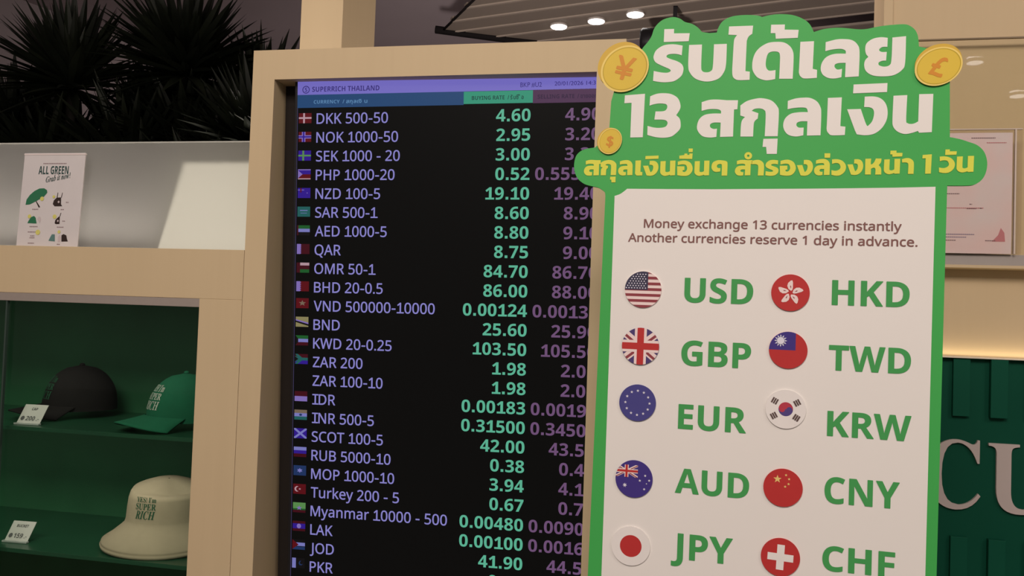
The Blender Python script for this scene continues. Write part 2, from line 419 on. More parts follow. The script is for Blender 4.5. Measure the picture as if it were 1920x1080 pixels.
# ---------------------------------------------------------------- kiosk with the rate screen
t = thing('screen_kiosk', 'pale wooden kiosk frame around the tall rate screen', 'kiosk', (-0.5635, 1.76, 0))
x0, x1, i0, i1 = -.4215, .4215, -.3675, .362
KD = 0.20
m = MB(); m.box(x0, i0, 0, KD, 0, 2.0345, 0); m.build('side_panel', WOOD, t)
m = MB(); m.box(i1, x1, 0, KD, 0, 2.0345, 0); m.build('side_panel', WOOD, t)
m = MB(); m.box(i0, i1, 0, KD, 1.967, 2.0345, 0); m.build('top_panel', WOOD, t)
m = MB(); m.box(i0, i1, 0, KD, 0, 0.68, 0); m.build('lower_panel', WOOD, t)
m = MB(); m.box(i0, i1, KD - .012, KD, 0.68, 1.967, 0); m.build('back_panel', DARKIN, t)

SCRN = bpy.data.objects.new('rate_screen', None); COL.objects.link(SCRN)
tag(SCRN, 'tall screen listing buying and selling rates in a wooden kiosk', 'screen')
SCRN.location = (-0.5, 1.82, 1.4)
SCRN.rotation_euler = (Matrix.Rotation(R(1.519), 3, 'Z') @ Matrix.Rotation(R(2.726), 3, 'X') @ Matrix.Rotation(R(-.479), 3, 'Y')).to_euler()
SX0, SX1, SZ0, SZ1 = -.3805, .3095, -.652, .5735
m = MB(); m.box(SX0 - .008, SX1 + .008, .0008, .035, SZ0 - .010, SZ1 + .011, 0, .002); m.build('bezel', BLACKPL, SCRN)
m = MB(); m.box(-.4285, SX1 + .008, .0355, .045, -.70, SZ1 + .02, 0); m.build('mount_plate', DARKIN, SCRN)
pan = bpy.data.materials.new('screen_glass'); pan.use_nodes = True
_p = pan.node_tree.nodes['Principled BSDF']; _p.inputs['Base Color'].default_value = (.002, .002, .002, 1); _p.inputs['Roughness'].default_value = .38; _p.inputs['Specular IOR Level'].default_value = .05
_p.inputs['Emission Color'].default_value = (.9, .85, .8, 1); _p.inputs['Emission Strength'].default_value = .0035
m = MB(); m.box(SX0, SX1, -.001, .002, SZ0, SZ1, 0); m.build('display_panel', pan, SCRN)
LIL = emit('screen_lilac', (112, 104, 186)); NAV = emit('screen_navy', (52, 42, 112)); BLU = emit('screen_blue_band', (30, 66, 108)); TEA = emit('screen_teal_band', (46, 140, 112))
PLU = emit('screen_plum_band', (72, 43, 74)); NAM = emit('screen_name_text', (132, 127, 194)); BUY = emit('screen_buy_text', (88, 172, 142)); SEL = emit('screen_sell_text', (106, 76, 112))
PLT = emit('screen_plum_text', (44, 26, 56)); TET = emit('screen_teal_text', (18, 66, 60)); BLT = emit('screen_band_text', (86, 128, 168))
Yb, Yt = -.0016, -.0022
m = MB(); m.rect(SX0, SX1, .5405, .5705, Yb); m.build('header_bar', LIL, SCRN)
m = MB(); text(m, 'SUPERRICH THAILAND', 'sansb', -.3453, .5470, Yt, .0112, width=.1594); m.build('shop_name_text', NAV, SCRN)
m = MB()
n = 28; ro, ri = .0088, .0068
for k in range(n):
    a, b = 2*PI*k/n, 2*PI*(k+1)/n
    m.flat([(-.360 + ri*math.cos(a), .552 + ri*math.sin(a)), (-.360 + ro*math.cos(a), .552 + ro*math.sin(a)), (-.360 + ro*math.cos(b), .552 + ro*math.sin(b)), (-.360 + ri*math.cos(b), .552 + ri*math.sin(b))], Yt)
text(m, 'S', 'sansb', -.360, .5475, Yt, .009, center=True)
m.build('round_logo', NAV, SCRN)
m = MB(); text(m, 'BKP #U2', 'plain', .1335, .5470, Yt, .0100, width=.0467); m.build('branch_text', NAV, SCRN)
m = MB(); text(m, '20/01/2026 14:37', 'plain', .208, .5490, Yt, .0085, width=.096); m.build('date_text', NAV, SCRN)
m = MB(); m.rect(SX0, .0077, .5110, .5405, Yb); m.build('currency_band', BLU, SCRN)
m = MB(); m.rect(.0077, .1612, .5130, .5400, Yb); m.build('buying_band', TEA, SCRN)
m = MB(); m.rect(.1612, SX1, .5120, .5410, Yb); m.build('selling_band', PLU, SCRN)
m = MB(); text(m, 'CURRENCY', 'sansb', -.341, .5200, Yt, .0078, width=.062); text(m, '/ สกุลเงิน', 'plain', -.272, .5200, Yt, .0078, width=.058, bold=.0003); m.build('currency_heading', BLT, SCRN)
m = MB(); text(m, 'BUYING RATE', 'sansb', .026, .5215, Yt, .0085, width=.073); text(m, '/ รับซื้อ', 'plain', .106, .5215, Yt, .0085, width=.035, bold=.0003); m.build('buying_heading', TET, SCRN)
m = MB(); text(m, 'SELLING RATE', 'sansb', .1715, .5215, Yt, .0085, width=.080); text(m, '/ ขายออก', 'plain', .258, .5215, Yt, .0085, width=.042, bold=.0003); m.build('selling_heading', PLT, SCRN)

m = MB(); m.rect(SX0, SX0 + .0013, SZ0, .511, Yb); m.build('edge_line', emit('screen_edge_line', (58, 52, 88)), SCRN)
rows = [('DKK 500-50', '4.60', '4.90', 'dk'), ('NOK 1000-50', '2.95', '3.20', 'no'), ('SEK 1000 - 20', '3.00', '3.30', 'se'), ('PHP 1000-20', '0.52', '0.555', 'ph'),
 ('NZD 100-5', '19.10', '19.40', 'nz'), ('SAR 500-1', '8.60', '8.90', 'sa'), ('AED 1000-5', '8.80', '9.10', 'ae'), ('QAR', '8.75', '9.00', 'qa'), ('OMR 50-1', '84.70', '86.70', 'om'),
 ('BHD 20-0.5', '86.00', '88.00', 'bh'), ('VND 500000-10000', '0.00124', '0.0013', 'vn'), ('BND', '25.60', '25.90', 'bn'), ('KWD 20-0.25', '103.50', '105.50', 'kw'), ('ZAR 200', '1.98', '2.05', 'za'),
 ('ZAR 100-10', '1.98', '2.05', None), ('IDR', '0.00183', '0.0019', 'id'), ('INR 500-5', '0.31500', '0.3450', 'in'), ('SCOT 100-5', '42.00', '43.50', 'sc'), ('RUB 5000-10', '0.38', '0.45', 'ru'),
 ('MOP 1000-10', '3.94', '4.15', 'mo'), ('Turkey 200 - 5', '0.67', '0.75', 'tr'), ('Myanmar 10000 - 500', '0.00480', '0.0090', 'mm'), ('LAK', '0.00100', '0.0016', 'la'), ('JOD', '41.90', '44.50', 'jo'), ('PKR', '0.10', None, 'pk')]
FC = {'w': (140, 118, 196), 'r': (98, 10, 22), 'dr': (70, 8, 24), 'b': (52, 26, 150), 'g': (28, 96, 44), 'lg': (96, 150, 84), 't': (34, 100, 98), 'y': (150, 140, 96), 'k': (14, 12, 16), 'nb': (32, 56, 104), 'o': (128, 110, 92), 'lb': (132, 132, 204), 'pw': (196, 160, 170)}
FM = {k: emit('flag_' + k, v, .75) for k, v in FC.items()}
def star(cx, cz, r, n=5, r2=.42, rot=PI/2):
    return [(cx + (r if i % 2 == 0 else r*r2)*math.cos(rot + PI*i/n), cz + (r if i % 2 == 0 else r*r2)*math.sin(rot + PI*i/n)) for i in range(2*n)]
def rc(a, b, c, d): return [(a, c), (b, c), (b, d), (a, d)]
MINI = {  # layers in a unit box 0..1
 'dk': [('r', rc(0, 1, 0, 1)), ('pw', rc(.34, .48, 0, 1)), ('pw', rc(0, 1, .43, .60))],
 'no': [('r', rc(0, 1, 0, 1)), ('w', rc(.26, .54, 0, 1)), ('w', rc(0, 1, .34, .66)), ('b', rc(.34, .46, 0, 1)), ('b', rc(0, 1, .43, .57))],
 'se': [('b', rc(0, 1, 0, 1)), ('lg', rc(.32, .46, 0, 1)), ('lg', rc(0, 1, .42, .58))],
 'ph': [('b', rc(0, 1, .5, 1)), ('r', rc(0, 1, 0, .5)), ('pw', rc(0, 1, 0, .10)), ('w', rc(0, 1, .9, 1)), ('w', [(0, .1), (.36, .5), (0, .9)])],
 'nz': [('b', rc(0, 1, 0, 1)), ('w', rc(0, .5, .76, .83)), ('r', rc(.2, .3, .55, 1)), ('w', star(.75, .5, .07))],
 'sa': [('t', rc(0, 1, 0, 1)), ('lb', rc(.2, .8, .58, .66)), ('lb', rc(.25, .75, .34, .38))],
 'ae': [('g', rc(0, 1, .66, 1)), ('lb', rc(0, 1, .33, .66)), ('k', rc(0, 1, 0, .33)), ('dr', rc(0, .1, 0, 1))],
 'qa': [('dr', rc(0, 1, 0, 1)), ('w', [(0, 0), (.28, 0), (.36, .1), (.28, .2), (.36, .3), (.28, .4), (.36, .5), (.28, .6), (.36, .7), (.28, .8), (.36, .9), (.28, 1), (0, 1)])],
 'om': [('dr', rc(0, 1, 0, 1)), ('pw', rc(.28, 1, .72, 1)), ('g', rc(.28, 1, 0, .34))],
 'bh': [('r', rc(0, 1, 0, 1)), ('w', [(0, 0), (.28, 0), (.38, .1), (.28, .2), (.38, .3), (.28, .4), (.38, .5), (.28, .6), (.38, .7), (.28, .8), (.38, .9), (.28, 1), (0, 1)])],
 'vn': [('r', rc(0, 1, 0, 1)), ('o', star(.5, .5, .3))],
 'bn': [('y', rc(0, 1, 0, 1)), ('k', [(0, .62), (0, .46), (1, .1), (1, .28)]), ('w', [(0, .75), (0, .62), (1, .28), (1, .42)])],
 'kw': [('g', rc(0, 1, .66, 1)), ('lb', rc(0, 1, .33, .66)), ('dr', rc(0, 1, 0, .33)), ('k', [(0, 0), (.22, .33), (.22, .66), (0, 1)])],
 'za': [('dr', rc(0, 1, .5, 1)), ('b', rc(0, 1, 0, .5)), ('t', rc(.2, 1, .36, .64)), ('t', [(0, .8), (.45, .5), (0, .2)]), ('t', [(0, 1), (.2, 1), (.6, .6), (.3, .5)]), ('t', [(0, 0), (.3, .5), (.6, .4), (.2, 0)]), ('k', [(0, .74), (.26, .5), (0, .26)])],
 'id': [('dr', rc(0, 1, .5, 1)), ('w', rc(0, 1, 0, .5))],
 'in': [('o', rc(0, 1, .66, 1)), ('lb', rc(0, 1, .33, .66)), ('t', rc(0, 1, 0, .33)), ('nb', star(.5, .5, .14, 8, .7))],
 'sc': [('b', rc(0, 1, 0, 1)), ('lb', [(0, 0), (.13, 0), (1, .87), (1, 1), (.87, 1), (0, .13)]), ('lb', [(0, 1), (.13, 1), (1, .13), (1, 0), (.87, 0), (0, .87)])],
 'ru': [('lb', rc(0, 1, .66, 1)), ('b', rc(0, 1, .33, .66)), ('dr', rc(0, 1, 0, .33))],
 'mo': [('nb', rc(0, 1, 0, 1)), ('lb', star(.5, .5, .24, 6, .55))],
 'tr': [('r', rc(0, 1, 0, 1)), ('pw', [(.42, .74), (.28, .78), (.14, .66), (.10, .5), (.14, .34), (.28, .22), (.42, .26), (.28, .34), (.22, .5), (.28, .66)]), ('pw', star(.52, .5, .11))],
 'mm': [('lg', rc(0, 1, .4, 1)), ('g', rc(0, 1, .26, .4)), ('dr', rc(0, 1, 0, .26)), ('w', star(.5, .46, .24))],
 'la': [('dr', rc(0, 1, .75, 1)), ('b', rc(0, 1, .25, .75)), ('dr', rc(0, 1, 0, .25)), ('w', circle(.5, .5, .17, 14, .24))],
 'jo': [('k', rc(0, 1, .66, 1)), ('lb', rc(0, 1, .36, .7)), ('nb', rc(0, 1, 0, .30)), ('r', [(0, 0), (.5, .5), (0, 1)])],
 'pk': [('k', rc(0, 1, 0, 1)), ('lb', rc(0, .3, 0, 1)), ('nb', [(.72, .74), (.6, .72), (.52, .5), (.6, .3), (.76, .3), (.86, .44), (.72, .38), (.62, .48), (.64, .64)])]}
FK = list(FC)
Z0, DZ = .4745, .04242
NSX = .2833
def name_w(s): return len(s)
_, _, vw, vc = layout('VND 500000-10000', 'sans', True)
V_, F_, _, _ = layout('VND 500000-10000', 'sans', True); ink = max(v[0] for v in V_) - min(v[0] for v in V_)
NAMSX = .2833/(ink*(.0233/vc))
V_, F_, _, rcap = layout('0.00124', 'sansb', True); ink = max(v[0] for v in V_) - min(v[0] for v in V_)
RATSX = .1428/(ink*(.0268/rcap))
for i, (nm, b, s, fl) in enumerate(rows):
    z = Z0 - DZ*i
    m = MB(); text(m, nm, 'sans', -.3332, z, Yt, .0233, sx=NAMSX, foot=True, bold=.00035); m.build('currency_name', NAM, SCRN)
    m = MB(); text(m, b, 'sansb', .157, z - .001, Yt, .0268, sx=RATSX, right=True, foot=True); m.build('buying_rate', BUY, SCRN)
    if s:
        m = MB()
        if len(s.split('.')[1]) > 2: text(m, s, 'sansb', .1692, z - .001, Yt, .0268, sx=RATSX, foot=True)
        else: text(m, s, 'sansb', .3085, z - .001, Yt, .0268, sx=RATSX, right=True, foot=True)
        m.build('selling_rate', SEL, SCRN)
    if fl:
        m = MB(); fz = z + .0018 + (.004 if i > 9 else 0)
        for k, (c, pl) in enumerate(MINI[fl]): m.flat([(-.3765 + .0305*p[0], fz + .0228*p[1]) for p in pl], Yb - .0001*k, FK.index(c))
        m.build('row_flag', [FM[k] for k in FK], SCRN)

